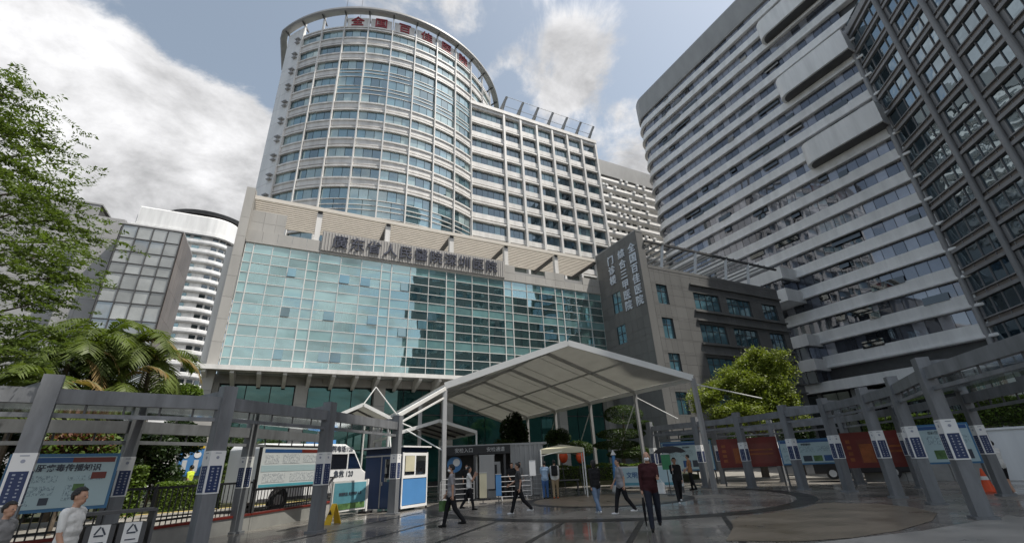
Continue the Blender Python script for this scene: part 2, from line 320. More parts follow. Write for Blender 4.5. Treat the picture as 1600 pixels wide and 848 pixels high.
# dark strips running out from the ring
d = Vector((math.sin(rad(45.5)), math.cos(rad(45.5)))); nn = Vector((d.y, -d.x))
for off in (-14.4, -12.2, -10.1, -7.9, -5.7, -3.5, -1.3, .9):
    best = None
    rel = Vector(RC); ro = nn.dot(rel); h = 8.15**2-(off-ro)**2
    s1 = d.dot(rel)-math.sqrt(h)-.05 if h > 0 else d.dot(rel)+6
    s0 = s1-9 if h > 0 else s1-16
    p = [nn*(off-.07)+d*s0, nn*(off+.07)+d*s0, nn*(off+.07)+d*s1, nn*(off-.07)+d*s1]
    sheet('paving_strip', [tuple(q) for q in p], .004, X['paving_dark'], label=None)
tp = [(8.5, 7.5), (9.3, 6.6), (10.5, 6.15), (12, 6.05), (14, 6.3), (15.6, 6.85), (16.8, 7.9), (17.3, 9.1), (17.0, 10.2), (16.4, 10.45), (15.0, 10.0), (13.4, 9.9), (12.0, 9.95), (11.1, 9.5), (10.2, 8.7)]
sheet('paving_patch', tp, .008, X['paving_tan'], label='tan paving patch between ring and right hand pergola')
sheet('paving_apron', [(12.3, 5.75), (9.4, 6.3), (6.5, 4.4), (9, 2.5), (14, 3.5), (16, 5.6)], .006, X['paving_pale'])
# raised drive behind the railing
FENCE = [(-14, 12.6), (-9, 13.6), (-5.4, 14.7), (-2.75, 16.2), (-.55, 18.7), (1.9, 22.0), (2.7, 23.6)]
MB().prism(FENCE+[(3.0, 44.5), (-70, 44.5), (-70, 12.6)], -.01, .35).build('driveway', X['road']); tag(bpy.data.objects['driveway'], 'pale concrete driveway behind the railing', kind='structure')
for k in range(9):
    a = Vector((-13+k*1.9, 20.6+k*.32))
    sheet('road_marking', [(a.x, a.y), (a.x+1.1, a.y+.19), (a.x+1.08, a.y+.31), (a.x-.02, a.y+.12)], .354, X['white'])
MB().prism([(-70, 24.8), (-6, 25.2), (-1, 26.4), (2.2, 28), (2.2, 44), (-70, 44)], .345, .50).build('planting_bed', X['soil']); tag(bpy.data.objects['planting_bed'], 'planted bed in front of the hospital', kind='structure')
sheet('kerb_strip', [(-70, 24.3), (-6, 24.7), (-1, 25.9), (2.2, 27.5), (2.2, 28.0), (-1, 26.4), (-6, 25.2), (-70, 24.8)], .356, X['kerb_paint'])
MB().prism([(26.5, 24), (31, 17), (34, 8), (60, 8), (60, 37), (27.5, 37)], -.01, .12).build('pavement', X['road']); tag(bpy.data.objects['pavement'], 'sunlit pavement behind the right hand pergola', kind='structure')
MB().prism([(18, 31), (27, 25), (36, 37), (36, 45.5), (20, 45.5)], -.02, .45).build('planting_bed', X['soil']); tag(bpy.data.objects['planting_bed.001'], 'planted bed with topiary beside the outpatient block', kind='structure')
# ================================================================== hospital podium (glass front y = 46.5)
YP = 46.5
T = thing('podium_building', 'glass fronted hospital podium with louvred roof terrace and long name sign', 'building', (16, YP, 0))
box2('wall', T, (-6.0, YP+5, 0), (37.6, YP+10.2, 23.0), X['interior'])
box2('roof', T, (-5.9, YP+.3, 22.85), (37.6, YP+9.9, 23.05), X['stone'])
cols = [-5.35, -4.62, -2.94, -1.34, .35]
for k in range(5): b = .35+7.48*k; cols += [b+1.1, b+1.1+2.126, b+1.1+4.253, b+7.48]
ROW = [10.36+1.0375*i for i in range(13)]
for i, (a, b) in enumerate(zip(cols[:-1], cols[1:])):
    for j in range(12):
        narrow = (b-a) < 1.3
        m = X['pod_glass_dark'] if (j % 4 == 3 or narrow) else X['pod_glass']
        o = box('glass_pane', T, ((a+b)/2, YP, (ROW[j]+ROW[j+1])/2), (b-a-.05, .03, 1.0), m, rz=random.gauss(0, .010), rx=random.gauss(0, .010))
for k, x in enumerate(cols):
    w = .09 if k in (1,) or (k > 3 and (k-4) % 4 in (0, 1)) else .055
    box2('mullion', T, (x-w/2, YP-.11, 10.36), (x+w/2, YP+.06, 22.82), X['white_metal'])
for j, z in enumerate(ROW):
    box2('transom', T, (-5.35, YP-.075, z-.03), (37.7, YP+.055, z+.03), X['white_metal'])
for z in (10.36, 14.5, 18.65, 22.8): box2('floor_slab', T, (-5.3, YP+.2, z-.3), (37.6, YP+5, z-.02), X['slab'])
for k in range(7): box2('column', T, (.55+7.48*(k-1), YP+.6, 10.4), (1.25+7.48*(k-1), YP+1.3, 22.4), X['white_stone'])
for fl, z in enumerate((10.36, 14.5, 18.65)):
    x = -5.0
    while x < 37:
        w = random.uniform(.7, 2.4)
        if random.random() < (.30 if fl == 0 else .55):
            n = max(6, int(w/.08)); zz0, zz1 = z+.15, z+random.choice((2.7, 3.0, 3.05)); v = []; 
            for i in range(n+1): 
                yy = .45+.05*math.sin(i*1.9)+.02*random.random(); v += [(x+w*i/n, YP+yy, zz0), (x+w*i/n, YP+yy, zz1)]
            obj('curtain', mesh('curtain', v, [(2*i, 2*i+2, 2*i+3, 2*i+1) for i in range(n)], X['curtain']), T)
        x += w+random.uniform(.05, 1.5)
# partition walls and ceiling lamps inside
for k in range(11): box2('partition', T, (-3+3.74*k, YP+1.6, 10.4), (-2.85+3.74*k, YP+5, 22.5), X['interior'])
for (x, z) in [(-.45, 19.7), (4.6, 19.7), (6.7, 19.7), (9.9, 19.7), (2.5, 15.6), (5.9, 15.6), (10.1, 15.5), (11.9, 15.6), (.0, 15.6), (-.6, 11.4), (2.6, 11.4), (4.6, 11.4), (13.9, 16.6)]:
    c = min(range(len(cols)-1), key=lambda i: abs((cols[i]+cols[i+1])/2-x)); a, b = cols[c], cols[c+1]; w = (b-a)/2
    j = int((z-10.36)/1.0375); zt = ROW[j+1]
    o = MB().box((0, 0, -.5), (w-.08, .03, .94)).build('open_sash', X['blue_win'], T); o.location = ((a+b)/2+w/2*random.choice((-1, 1)), YP-.06, zt-.02); o.rotation_euler = (rad(-random.uniform(2, 7)), 0, 0)
# stone frame on the left, parapet, sign
zs = [0]+[2.1*i for i in range(1, 13)]+[28.7]
panel_wall(T, 'stone_panel', (0, YP-.35, 0), (1, 0), [-6.25, -5.45], zs, [], X['stone'], th=.7)
panel_wall(T, 'stone_panel', (-5.42, YP-.3, 0), (0, 1), [0, 3], [23, 25.6, 28.7], [], X['stone'])
us = [-5.4+1.36*i for i in range(0, 6)]+[1.4]
panel_wall(T, 'stone_panel', (0, YP-.05, 0), (1, 0), us, [23.05, 24.2], [], X['stone'], th=.2)
panel_wall(T, 'stone_panel', (0, YP+.1, 0), (1, 0), [-5.4, -4.2, -3.1, -2.2], [24.22, 25.2, 26.55], [], X['stone'], th=.2)
box2('coping', T, (-5.4, YP-.2, 22.84), (37.7, YP+.1, 23.03), X['stone'])
us = [22.9+1.5*i for i in range(10)]+[37.7]
panel_wall(T, 'stone_panel', (0, YP-.05, 0), (1, 0), us, [23.05, 23.9], [], X['stone'], th=.2)
panel_wall(T, 'stone_panel', (0, YP-.03, 0), (1, 0), us, [23.92, 25.0], [(24.4, 29.3, 23, 26), (31.9, 35.2, 23, 26)], X['stone'], th=.2)
box2('roof_machinery', T, (24.4, YP+.6, 23.1), (29.3, YP+1.6, 24.6), X['grey_panel']); box2('roof_machinery', T, (31.9, YP+.6, 23.1), (36, YP+1.6, 24.7), X['grey_panel'])
sg = box2('sign_board', T, (1.4, YP-.30, 23.06), (22.85, YP-.12, 25.35), X['sign_panel'])
m_ = MB()
for k in range(70): m_.box((1.55+.306*k, YP-.325, 24.2), (.12, .05, 2.2))
o = m_.build('sign_rib', X['stone'], sg)
for k, ch in enumerate('廣东省人民醫院深圳医院'): text('letter', sg, ch, 1.62, (3.25+1.775*k, YP-.42, 24.18), (1, 0, 0), X['navy_sign'], .12, .012)
# roof louvre: columns, beams, slats
for x in (.88, 8.2, 15.9, 23.3, 30.9):
    box2('louvre_post', T, (x-.27, YP-.05, 23.0), (x+.27, YP+.45, 27.72), X['white_stone']); box2('louvre_beam', T, (x-.22, YP-.1, 27.42), (x+.22, YP+6.0, 27.74), X['dark_metal'])
box2('louvre_beam', T, (37.2, YP-.1, 27.42), (37.6, YP+6, 27.74), X['dark_metal'])
box2('louvre_fascia', T, (-5.4, YP-.28, 27.7), (37.6, YP-.12, 28.12), X['louvre'])
for k in range(13): box2('louvre_slat', T, (-5.38, YP+.1+.45*k, 27.76), (37.6, YP+.27+.45*k, 28.08), X['louvre'])
# canopy ledge with brackets, ground storey
box2('cornice', T, (-6.6, YP-1.9, 10.16), (37.6, YP+.05, 10.33), X['white_stone']); box2('cornice', T, (-6.6, YP-2.0, 9.98), (37.6, YP-1.8, 10.37), X['white_stone'])
for k in range(22): 
    x = -6.2+2.05*k; o = MB().add([(x-.16, YP-1.75, 10.15), (x+.16, YP-1.75, 10.15), (x+.16, YP+1, 10.15), (x-.16, YP+1, 10.15), (x-.16, YP-1.75, 9.75), (x+.16, YP-1.75, 9.75), (x+.16, YP+1, 9.0), (x-.16, YP+1, 9.0)], [(0, 1, 2, 3), (7, 6, 5, 4), (0, 4, 5, 1), (1, 5, 6, 2), (2, 6, 7, 3), (3, 7, 4, 0)]).build('cornice_bracket', X['white_stone'], T)
panel_wall(T, 'stone_panel', (0, YP+1.0, 0), (1, 0), [-6+1.55*i for i in range(29)], [9.3, 10.1], [], X['stone'], th=.3)
for k in range(7): 
    x = -6.2+7.2*k; panel_wall(T, 'stone_panel', (0, YP+.9, 0), (1, 0), [x, x+1.1], [0, 1.9, 3.8, 5.7, 7.5, 9.28], [], X['stone'], th=.8)
    if k < 6:
        for j in range(3):
            for z0, z1 in ((.4, 3.4), (3.5, 6.7), (6.8, 9.2)): box('shop_glass', T, (x+1.15+2.0*j+1.0, YP+1.4, (z0+z1)/2), (1.92, .04, z1-z0), X['green_glass'], rz=random.gauss(0, .006))
        box2('shop_frame', T, (x+1.1, YP+1.3, 6.7), (x+7.2, YP+1.36, 6.8), X['dark_metal'])
box2('wall', T, (-6, YP+1.6, 0), (37.5, YP+1.8, 10), X['dark_metal'])

# ================================================================== round hospital tower
CX, CY, R, A0, DA = 12.262, 81.622, 23.94, -137.873, 9.622
def ang(i): return rad(A0+DA*i)
def pt(i, r): return (CX+r*math.cos(ang(i)), CY+r*math.sin(ang(i)))
T = thing('round_tower', 'tall round fronted hospital tower with red characters under its roof ring', 'building', (CX, CY, 0))
poly = [pt(-1+.5*i, R-.35) for i in range(0, 25)]
MB().prism(poly+[(CX+6, CY+14), (CX-14, CY+14)], 0, 72.6).build('core', X['interior'], T)
ZT = [72.02-3.6*k for k in range(12)]
def arc(i0, i1, r, n=5): return [((CX+r*math.cos(ang(i0+(i1-i0)*j/n)), CY+r*math.sin(ang(i0+(i1-i0)*j/n))), (math.cos(ang(i0+(i1-i0)*j/n)), math.sin(ang(i0+(i1-i0)*j/n)))) for j in range(n+1)]
def spandrel(i, zt, zb):                                    # between two window rows: lintel, groove, sill
    p = [(-.1, zb), (.32, zb), (.32, zb+.28), (.10, zb+.34), (.10, zb+.52), (.22, zb+.56), (.22, zt-.30), (.38, zt-.26), (.38, zt), (-.1, zt)]
    MB().sweep(p, arc(i, i+1, R)).build('spandrel', X['white_stone'], T)
def panes(name, i, n, z0, z1, m=None, r=R-.02):
    for j in range(n):
        a = ang(i+(j+.5)/n); w = 2*R*math.sin(rad(DA)/n/2)-.07
        mm = m or (X['tower_glass_pale'] if random.random() < .30 else X['tower_glass'])
        box(name, T, (CX+r*math.cos(a), CY+r*math.sin(a), (z0+z1)/2), (.04, w, z1-z0-.05), mm, rz=a+random.gauss(0, .006), ry=random.gauss(0, .004))
WH = 1.92
for k, zt in enumerate(ZT[:10]):
    for i in range(0, 10):
        if i >= 8 and k > 1: continue
        panes('window_pane', i, 3, zt-WH, zt)
        tall = (2 <= i <= 7) and k in (2, 3)
        if tall:
            panes('spandrel_glass', i, 1, ZT[k+1], zt-WH, X['tower_glass'])
            for zz in (ZT[k+1]+.05, zt-WH-.05, ZT[k+1]+.95): MB().sweep([(-.05, zz-.06), (.12, zz-.06), (.12, zz+.06), (-.05, zz+.06)], arc(i, i+1, R)).build('glazing_bar', X['white_metal'], T)
        elif k == 9 and 2 <= i <= 7:
            panes('spandrel_glass', i, 2, ZT[11]-WH, zt-WH, X['tower_glass'])
            for zz in (zt-WH, zt-WH-.9, ZT[10], ZT[10]-1.2): MB().sweep([(-.05, zz-.06), (.12, zz-.06), (.12, zz+.06), (-.05, zz+.06)], arc(i, i+1, R)).build('glazing_bar', X['white_metal'], T)
        else: spandrel(i, zt-WH, ZT[k+1])
for i in range(0, 10): spandrel(i, 72.75, ZT[0])
for k in (10, 11):
    for i in (0, 1): panes('window_pane', i, 2, ZT[k]-WH, ZT[k]); spandrel(i, ZT[k]-WH, ZT[k]-3.6)
for i in range(0, 11):
    x, y = pt(i, R+.30); z0 = 24 if i < 9 else 65.4
    box('mullion_column', T, (x, y, (z0+75.9)/2), (.42, .17, 75.9-z0), X['white_stone'], rz=ang(i))
m_ = MB()
for i in range(-1, 0):                                        # closed stone strip at the left, panel by panel
    for z in range(24, 75, 3):
        MB().sweep([(-.1, z+.02), (.35, z+.02), (.35, z+2.98), (-.1, z+2.98)], arc(i+.01, i+.99, R, 3)).build('stone_panel', X['white_panel'], T)
for k in range(11):                                           # little ledges beside the strip
    x, y = pt(-.22, R+.55)
    box('ledge', T, (x, y, ZT[k]+.1), (.7, .9, .14), X['metal'], rz=ang(-.22)); box('ledge', T, (x, y, ZT[k]-.7), (.55, .8, .12), X['metal'], rz=ang(-.22))
ring = MB().sweep([(-.35, 75.75), (.55, 75.65), (.8, 75.9), (.75, 76.35), (-.35, 76.3)], [((pt(-1.25, R+.6)[0]+.3, pt(-1.25, R+.6)[1]+9), (-1, 0)), ((pt(-1.25, R+.6)[0]-.05, pt(-1.25, R+.6)[1]+1.2), (-1, -.1))]+arc(-1.2, 11.5, R+.6, 60)).build('roof_ring', X['grey_panel'], T)
MB().sweep([(-.2, 73.6), (.05, 73.6), (.05, 74.2), (-.2, 74.2)], arc(-.8, 2, R-1.2, 16)).build('roof_rail', X['grey_panel'], T)
MB().sweep([(-.2, 73.6), (.05, 73.6), (.05, 74.4), (-.2, 74.4)], arc(8, 11.3, R-1.2, 16)).build('roof_rail', X['grey_panel'], T)
for i in range(-1, 12):
    a = ang(i); c, s_ = math.cos(a), math.sin(a)
    MB().bar((CX+(R-.6)*c, CY+(R-.6)*s_, 74.7), (CX+(R+1.1)*c, CY+(R+1.1)*s_, 75.75), .18, .30).build('ring_bracket', X['dark_metal'], T)
for i, ch in zip(range(2, 8), '全国百佳医院'):
    pn = MB().sweep([(-.05, 72.85), (.12, 72.85), (.12, 75.05), (-.05, 75.05)], arc(i+.06, i+.94, R)).build('sign_board', X['white_stone'], T)
    a = ang(i+.5); x, y = CX+(R+.2)*math.cos(a), CY+(R+.2)*math.sin(a)
    text('letter', pn, ch, 2.3, (x, y, 73.95), (-math.sin(a), math.cos(a), 0), X['red_sign'], .14, .03)
for (x, y, h) in [(.5, 66, 90), (3.2, 66.5, 91), (27.5, 70, 87), (30, 70.5, 86.5)]: MB().cyl((x, y, 72), (x, y, h), .07, .03, 6).build('mast', X['dark_metal'], T)

# ================================================================== slab wing right of the tower
YW = 60.7
T = thing('ward_wing', 'gridded white ward wing adjoining the round tower with slanting roof frames', 'building', (38, YW, 0))
box2('core', T, (23.9, YW+.55, 0), (52.7, YW+16, 64.9), X['interior'])
wc = [23.95, 30.95, 34.6, 38.25, 41.9, 45.55, 49.2, 52.85]
for x in wc[1:]: box2('pilaster', T, (x-.2, YW-.42, 24), (x+.2, YW+.5, 65.0), X['white_stone'])
box2('pilaster', T, (wc[0]-.1, YW-.2, 24), (wc[0]+.12, YW+.5, 65.0), X['white_stone'])
for k in range(9):
    zt = 63.84-3.48*k; zb = zt-1.88
    for a, b in zip(wc[:-1], wc[1:]):
        n = 6 if b-a > 5 else 3; w = (b-a-.42)/n
        for j in range(n):
            m = X['wing_glass_pale'] if random.random() < .28 else X['wing_glass']
            box('window_pane', T, (a+.21+w*(j+.5), YW+.30, (zt+zb)/2), (w-.06, .04, 1.84), m, rz=random.gauss(0, .006), rx=random.gauss(0, .005))
        box2('sill_panel', T, (a+.2, YW-.02, zb-.95), (b-.2, YW+.5, zb), X['white_stone'])
        box2('lintel', T, (a+.2, YW-.25, zb-1.6), (b-.2, YW+.5, zb-1.30), X['white_stone'])
        box2('groove', T, (a+.2, YW+.2, zb-1.29), (b-.2, YW+.5, zb-.96), X['grey_panel'])
box2('lintel', T, (23.95, YW-.25, 63.86), (53.05, YW+.5, 64.5), X['white_stone']); box2('parapet', T, (23.95, YW-.5, 64.5), (53.1, YW+.6, 65.25), X['white_stone'])
box2('end_wall', T, (52.7, YW+.5, 24), (53.0, YW+15, 65.0), X['white_stone'])
for k in range(11): box('ledge', T, (53.35, YW+.4, 63.8-3.48*k), (.5, .7, .14), X['metal'])
for x in [31.4, 35.2, 38.8, 42.4, 46.0, 49.6, 53.0]:
    MB().bar((x-.9, YW+2.4, 65.2), (x+.9, YW+.6, 70.3), .34, .40).bar((x+.2, YW+3.5, 65.2), (x+.9, YW+.7, 70.2), .16, .2).build('roof_frame', X['grey_panel'], T)
for t_ in (.25, .62, 1.0):
    MB().cyl((31.4-.9+1.8*t_, YW+2.4-1.8*t_, 65.2+5.1*t_), (53.0-.9+1.8*t_, YW+2.4-1.8*t_, 65.2+5.1*t_), .05, n=6).build('roof_rod', X['metal'], T)

# ================================================================== outpatient block (dark stone, vertical lettering)
XD, YD = 37.72, 37.95
T = thing('outpatient_block', 'dark stone outpatient block with vertical pale characters and square windows', 'building', (50, YD, 0))
box2('wall', T, (XD+.3, YD+.35, 0), (63.9, YD+8.4, 23.3), X['joint']); box2('wall', T, (XD+.3, YD+.1, 23), (38.85, YD+8.5, 28.45), X['joint'])
tw = [(YD+2.3, YD+4.3, 18.2, 21.3), (YD+2.3, YD+4.0, 13.1, 15.9)]
us = [.02+1.06*i for i in range(9)]; zl = [1.45*i for i in range(20)]+[28.6]
panel_wall(T, 'stone_panel', (XD, YD, 0), (0, 1), merge(us, [4.4, 6.05]), merge(zl, [19.2, 21.96, 15.1, 17.5]), [(4.4, 6.05, 19.2, 21.96), (4.4, 6.05, 15.1, 17.5)], X['dark_stone'])
for z0, z1 in ((19.2, 21.96), (15.1, 17.5)):
    w = box2('window', T, (XD+.10, YD+4.4, z0), (XD+.14, YD+6.05, z1), X['blue_win'])
    box2('frame', w, (XD+.04, YD+5.19, z0), (XD+.1, YD+5.26, z1), X['dark_metal']); box2('frame', w, (XD+.04, YD+4.4, z0+1.2), (XD+.1, YD+6.05, z0+1.27), X['dark_metal'])
box2('side_fin', T, (XD, YD-.02, 0), (XD+1.15, YD+.05, 28.6), X['dark_stone']); box2('coping', T, (XD-.05, YD-.06, 28.6), (38.9, YD+8.5, 28.75), X['grey_panel'])
for c, (y, s_) in enumerate(zip((38.93, 41.0, 43.25), ('全国百佳医院', '综合三甲医院', '门诊楼'))):
    for k, ch in enumerate(s_): text('letter', T, ch, 1.32, (XD-.13, y, 26.52-1.43*k), (0, -1, 0), X['pale_sign'], .1, .02)
# front with windows
H = [(39.65, 41.45, z-2.55, z) for z in (21.55, 17.2, 12.85, 8.5, 4.2)]
big = []
for z in (21.25, 17.0, 12.7, 8.4): big += [(46.0, 50.75, z-2.3, z), (52.2, 57.0, z-2.3, z), (59.5, 62.7, z-2.3, z)]
us = merge([XD+1.17]+[40.55+1.8*i for i in range(13)]+[63.95], [39.65, 41.45, 46, 50.75, 52.2, 57, 59.5, 62.7])
zs = merge([0]+[1.45*i for i in range(1, 17)]+[23.6], [v for h in H+big for v in h[2:]])
panel_wall(T, 'stone_panel', (0, YD, 0), (1, 0), us, zs, H+big, X['dark_stone'])
for (a, b, z0, z1) in H+big:
    n = 2 if b-a < 2 else max(3, int((b-a)/1.15)); w = box2('window', T, (a, YD+.22, z0), (b, YD+.26, z1), X['blue_win'])
    for j in range(n+1): box2('frame', w, (a+(b-a)*j/n-.03, YD+.16, z0), (a+(b-a)*j/n+.03, YD+.22, z1), X['dark_metal'])
    box2('frame', w, (a, YD+.17, z1-.85), (b, YD+.22, z1-.79), X['dark_metal'])
    box2('reveal', w, (a-.03, YD-.02, z0-.05), (a, YD+.25, z1+.05), X['dark_metal']); box2('reveal', w, (b, YD-.02, z0-.05), (b+.03, YD+.25, z1+.05), X['dark_metal'])
for z in (22.2, 18.55, 17.35, 14.25, 13.05, 9.9, 8.8): box2('string_course', T, (45.6, YD-.3, z), (64, YD+.03, z+.2), X['dark_stone'])
box2('parapet', T, (38.85, YD-.05, 23.6), (64, YD+.35, 24.0), X['dark_stone'])
for x in (41.5, 47.5, 53.5, 58.2): MB().bar((x, YD+.3, 23.8), (x+.4, YD-.2, 27.2), .28, .35).build('roof_post', X['metal'], T)
box2('roof_beam', T, (38.85, YD-.35, 27.15), (65.0, YD-.1, 27.42), X['dark_metal']); box2('roof_beam', T, (38.85, YD+.55, 23.98), (58, YD+.75, 24.2), X['dark_metal'])
for k in range(19): MB().bar((39.3+1.36*k, YD-.3, 27.5), (39.3+1.36*k, YD+7.5, 27.5), .16, .26).build('roof_slat', X['grey_panel'], T)
box2('roof_beam', T, (38.85, YD+7.0, 27.1), (64, YD+7.25, 27.4), X['dark_metal'])
for x in (44, 51, 58): MB().bar((x, YD+7.1, 23.3), (x, YD+7.1, 27.1), .3, .3).build('roof_post', X['metal'], T)
# ================================================================== white banded tower on the right (face x = 78)
XW = 78.0
T = thing('white_tower', 'huge white tower of stacked horizontal bands with rounded balconies', 'building', (XW+12, 35, 0))
def wpath(o=0.):
    p = [((XW, -10), (-1, 0)), ((XW, 67.5), (-1, 0))]
    for j in range(1, 9):
        a = rad(180-90*j/8); p.append(((XW+4.5+4.5*math.cos(a), 67.5+4.5*math.sin(a)), (math.cos(a), math.sin(a))))
    p.append(((112, 72.0), (0, 1))); return p
core = [(x+n[0]*-.6, y+n[1]*-.6) for (x, y), n in wpath()]
MB().prism(core+[(112, -10)], 0, 93.5).build('core', X['dark_metal'], T)
ZB = [13.65+3.93*k for k in range(19)]
for k, z in enumerate(ZB):
    prof = [(-.7, z), (.55, z), (.62, z+.12), (.55, z+.42), (.22, z+.50), (.20, z+1.95), (-.7, z+1.95)]
    MB().sweep(prof, wpath()).build('white_band', X['white_panel'], T)
MB().sweep([(-.7, 87.6), (.35, 87.6), (.45, 88.2), (.45, 93.7), (.3, 94.2), (-.7, 94.2)], wpath()).build('roof_band', X['grey_panel'], T)
far = MB()
for k, z in enumerate(ZB[:-1]+[ZB[-1]]):
    z0, z1 = z+1.95, z+3.93
    for j in range(33):
        y = 18.6+1.5*j
        pale = random.random() < ((.2 if k < 5 else .66) if y > 30 else (.5 if 3 < k < 8 else .25))
        if y < 22+.8*k*0 and y < 21: continue
        m = X['wt_glass_pale'] if pale else X['wt_glass']
        if k < 10 and y < 66:
            box('window_pane', T, (XW+.12, y+.75, (z0+z1)/2), (.05, 1.43, z1-z0-.04), m, rz=random.gauss(0, .008), ry=random.gauss(0, .005))
        else:
            far.box((XW+.12, y+.75, (z0+z1)/2), (.05, 1.43, z1-z0-.04), random.gauss(0, .008), 1 if pale else 0)
    if k >= 0:
        for j in range(9):
            a = rad(180-90*(j+.5)/9); far.box((XW+4.5+4.35*math.cos(a), 67.5+4.35*math.sin(a), (z0+z1)/2), (.05, .76, z1-z0-.04), a, 0)
o = far.build('window_pane', [X['wt_glass'], X['wt_glass_pale']], T); o['kind'] = 'stuff'
for k in range(70):                                          # tilted open lights
    kk = random.randrange(0, 19); j = random.randrange(3, 31); z0 = ZB[kk]+1.75
    o = MB().box((0, 0, -.55), (.05, random.choice((1.4, 1.4, 2.9, 4.3)), 1.1)).build('open_sash', X['blackglass'], T); o.location = (XW-.06, 18.6+1.5*j+.75, z0+1.12+random.choice((0, 1.1))); o.rotation_euler = (0, rad(random.uniform(4, 16)), 0)
for z0, z1, ye in ((47.0, 51.0, 33.9), (62.4, 66.6, 34.2), (77.6, 81.6, 34.0)):     # rounded balconies
    a = [(XW+.3, 21.6), (XW-2.6, 21.6)]
    a += [(XW-2.6+1.9*(1-math.cos(rad(t))), ye-1.9+1.9*math.sin(rad(t))) for t in range(0, 91, 10)]+[(XW+.3, ye)]
    MB().prism(a[::-1], z0, z1).build('balcony', X['white_panel'], T)
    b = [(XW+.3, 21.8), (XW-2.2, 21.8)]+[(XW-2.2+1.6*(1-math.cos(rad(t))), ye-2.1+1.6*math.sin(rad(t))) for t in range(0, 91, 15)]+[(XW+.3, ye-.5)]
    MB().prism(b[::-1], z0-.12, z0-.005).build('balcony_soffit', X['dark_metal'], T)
for (x0, y0, za, zb) in ((73.4, 41.8, 28.9, 31.0), (73.1, 41.8, 24.8, 27.0), (74.4, 41.45, 17.2, 19.1), (74.5, 41.5, 13.3, 15.1)):
    MB().prism([(x0, y0), (XW+.3, y0), (XW+.3, y0+24), (x0, y0+24)], za, zb).build('bay_box', X['white_panel'], T)
for (x0, y0, za, zb) in ((73.9, 42.4, 26.95, 29.0), (74.9, 42.0, 15.0, 17.3), (74.9, 42, 11.4, 13.4)):
    for j in range(8): box('bay_window', T, (x0, y0+.8+1.5*j, (za+zb)/2), (.05, 1.4, zb-za), X['wt_glass'], rz=random.gauss(0, .01))
    for j in range(3): box('bay_window', T, (x0+.7+1.3*j, y0, (za+zb)/2), (1.24, .05, zb-za), X['wt_glass'])
MB().prism([(XW-2.5, 12), (XW+.3, 12), (XW+.3, 60), (XW-2.5, 60)], 10.0, 11.5).build('entrance_canopy', X['white_panel'], T)
for j in range(16): box('shop_window', T, (XW-.75, 15+2.5*j, 5), (.06, 2.4, 9.6), X['blackglass'])
for j in range(9): box2('pier', T, (XW-1.0, 13.5+5*j, 0), (XW-.4, 14.1+5*j, 10), X['grey_panel'])

# ================================================================== dark framed tower, diagonal face
rz = math.atan2(-.777, -.629)
T = thing('office_tower', 'dark glazed office tower with grey grid bands and round columns', 'building', (78.0, 21.75, 0), rz, local=True)
LEN = 33.0
box2('core', T, (.1, .35, 0), (LEN, 14, 67.2), X['dark_metal'])
tcol = [0.0, 8.2, 14.35, 20.5, 26.65, 32.8]
far = MB()
for k in range(-6, 13):
    zb = 25.24+3.36*k
    box2('floor_band', T, (0, -.30, zb-.22), (LEN, .3, zb+.22), X['tower_frame']); box2('floor_rail', T, (0, -.2, zb+.78), (LEN, .3, zb+.92), X['tower_frame']); box2('recess_panel', T, (0, .05, zb+.23), (LEN, .3, zb+.77), X['brown_stone'])
    for i, (a, b) in enumerate(zip(tcol[:-1], tcol[1:])):
        n = 4 if i == 0 else 3; a2 = a+.75 if i else a+.5; w = (b-.18-a2)/n
        box2('column_panel', T, (a+.15, -.05, zb+.93), (a2, .3, zb+3.05), X['tower_frame'])
        for j in range(n):
            c = (a2+w*(j+.5), .10, zb+1.99)
            if i < 4: box('window_pane', T, c, (w-.09, .05, 2.10), X['dk_glass'], rz=random.gauss(0, .006), rx=random.gauss(0, .006))
            else: far.box(c, (w-.09, .05, 2.1))
            far_m = None
            box2('glazing_bar', T, (a2+w*j-.03, -.06, zb+.3), (a2+w*j+.03, .14, zb+3.05), X['tower_frame']) if i < 4 else None
o = far.build('window_pane', X['dk_glass'], T); o['kind'] = 'stuff'
for x in tcol: MB().cyl((x, -.38, 0), (x, -.38, 67.2), .34, n=14).build('round_column', X['tower_frame'], T)
for k in range(-6, 13): box('ledge', T, (-.35, .1, 25.24+3.36*k), (.7, .5, .12), X['metal'])
box2('parapet', T, (-.2, -.5, 66.2), (LEN, .4, 67.4), X['tower_frame']); box2('base_wall', T, (0, -.2, 0), (LEN, .3, 4.7), X['tower_frame'])
box2('end_wall', T, (-.05, .3, 0), (.1, 14, 67.2), X['tower_frame'])
# the slab block across the street, behind the photographer: it shades the plaza and shows in the podium glass
T = thing('slab_block', 'tall slab block across the plaza, mirrored in the podium glass', 'building', (34, -12, 0))
A, B = Vector((25.0, -9.44)), Vector((48, -1.9)); dd = (B-A).normalized(); q = Vector((dd.y, -dd.x))
MB().prism([tuple(A), tuple(A+q*14), tuple(B+q*14), tuple(B)], 0, 79).build('wall', X['grey_stone'], T)
MB().prism([tuple(B), tuple(B+q*9), (60, -12), (57.3, -3.7)], 0, 40).build('reflection_filler', X['grey_stone'], T)  # added unseen block, hides a bright sky gap in the podium reflection
rz = math.atan2(dd.y, dd.x); far = MB()
for k in range(21):
    for j in range(7):
        c = A+dd*(2+3.3*j)-q*.03; far.box((c.x, c.y, 5+3.55*k), (2.3, .08, 1.9), rz)
o = far.build('window', X['dk_glass'], T); o['kind'] = 'stuff'

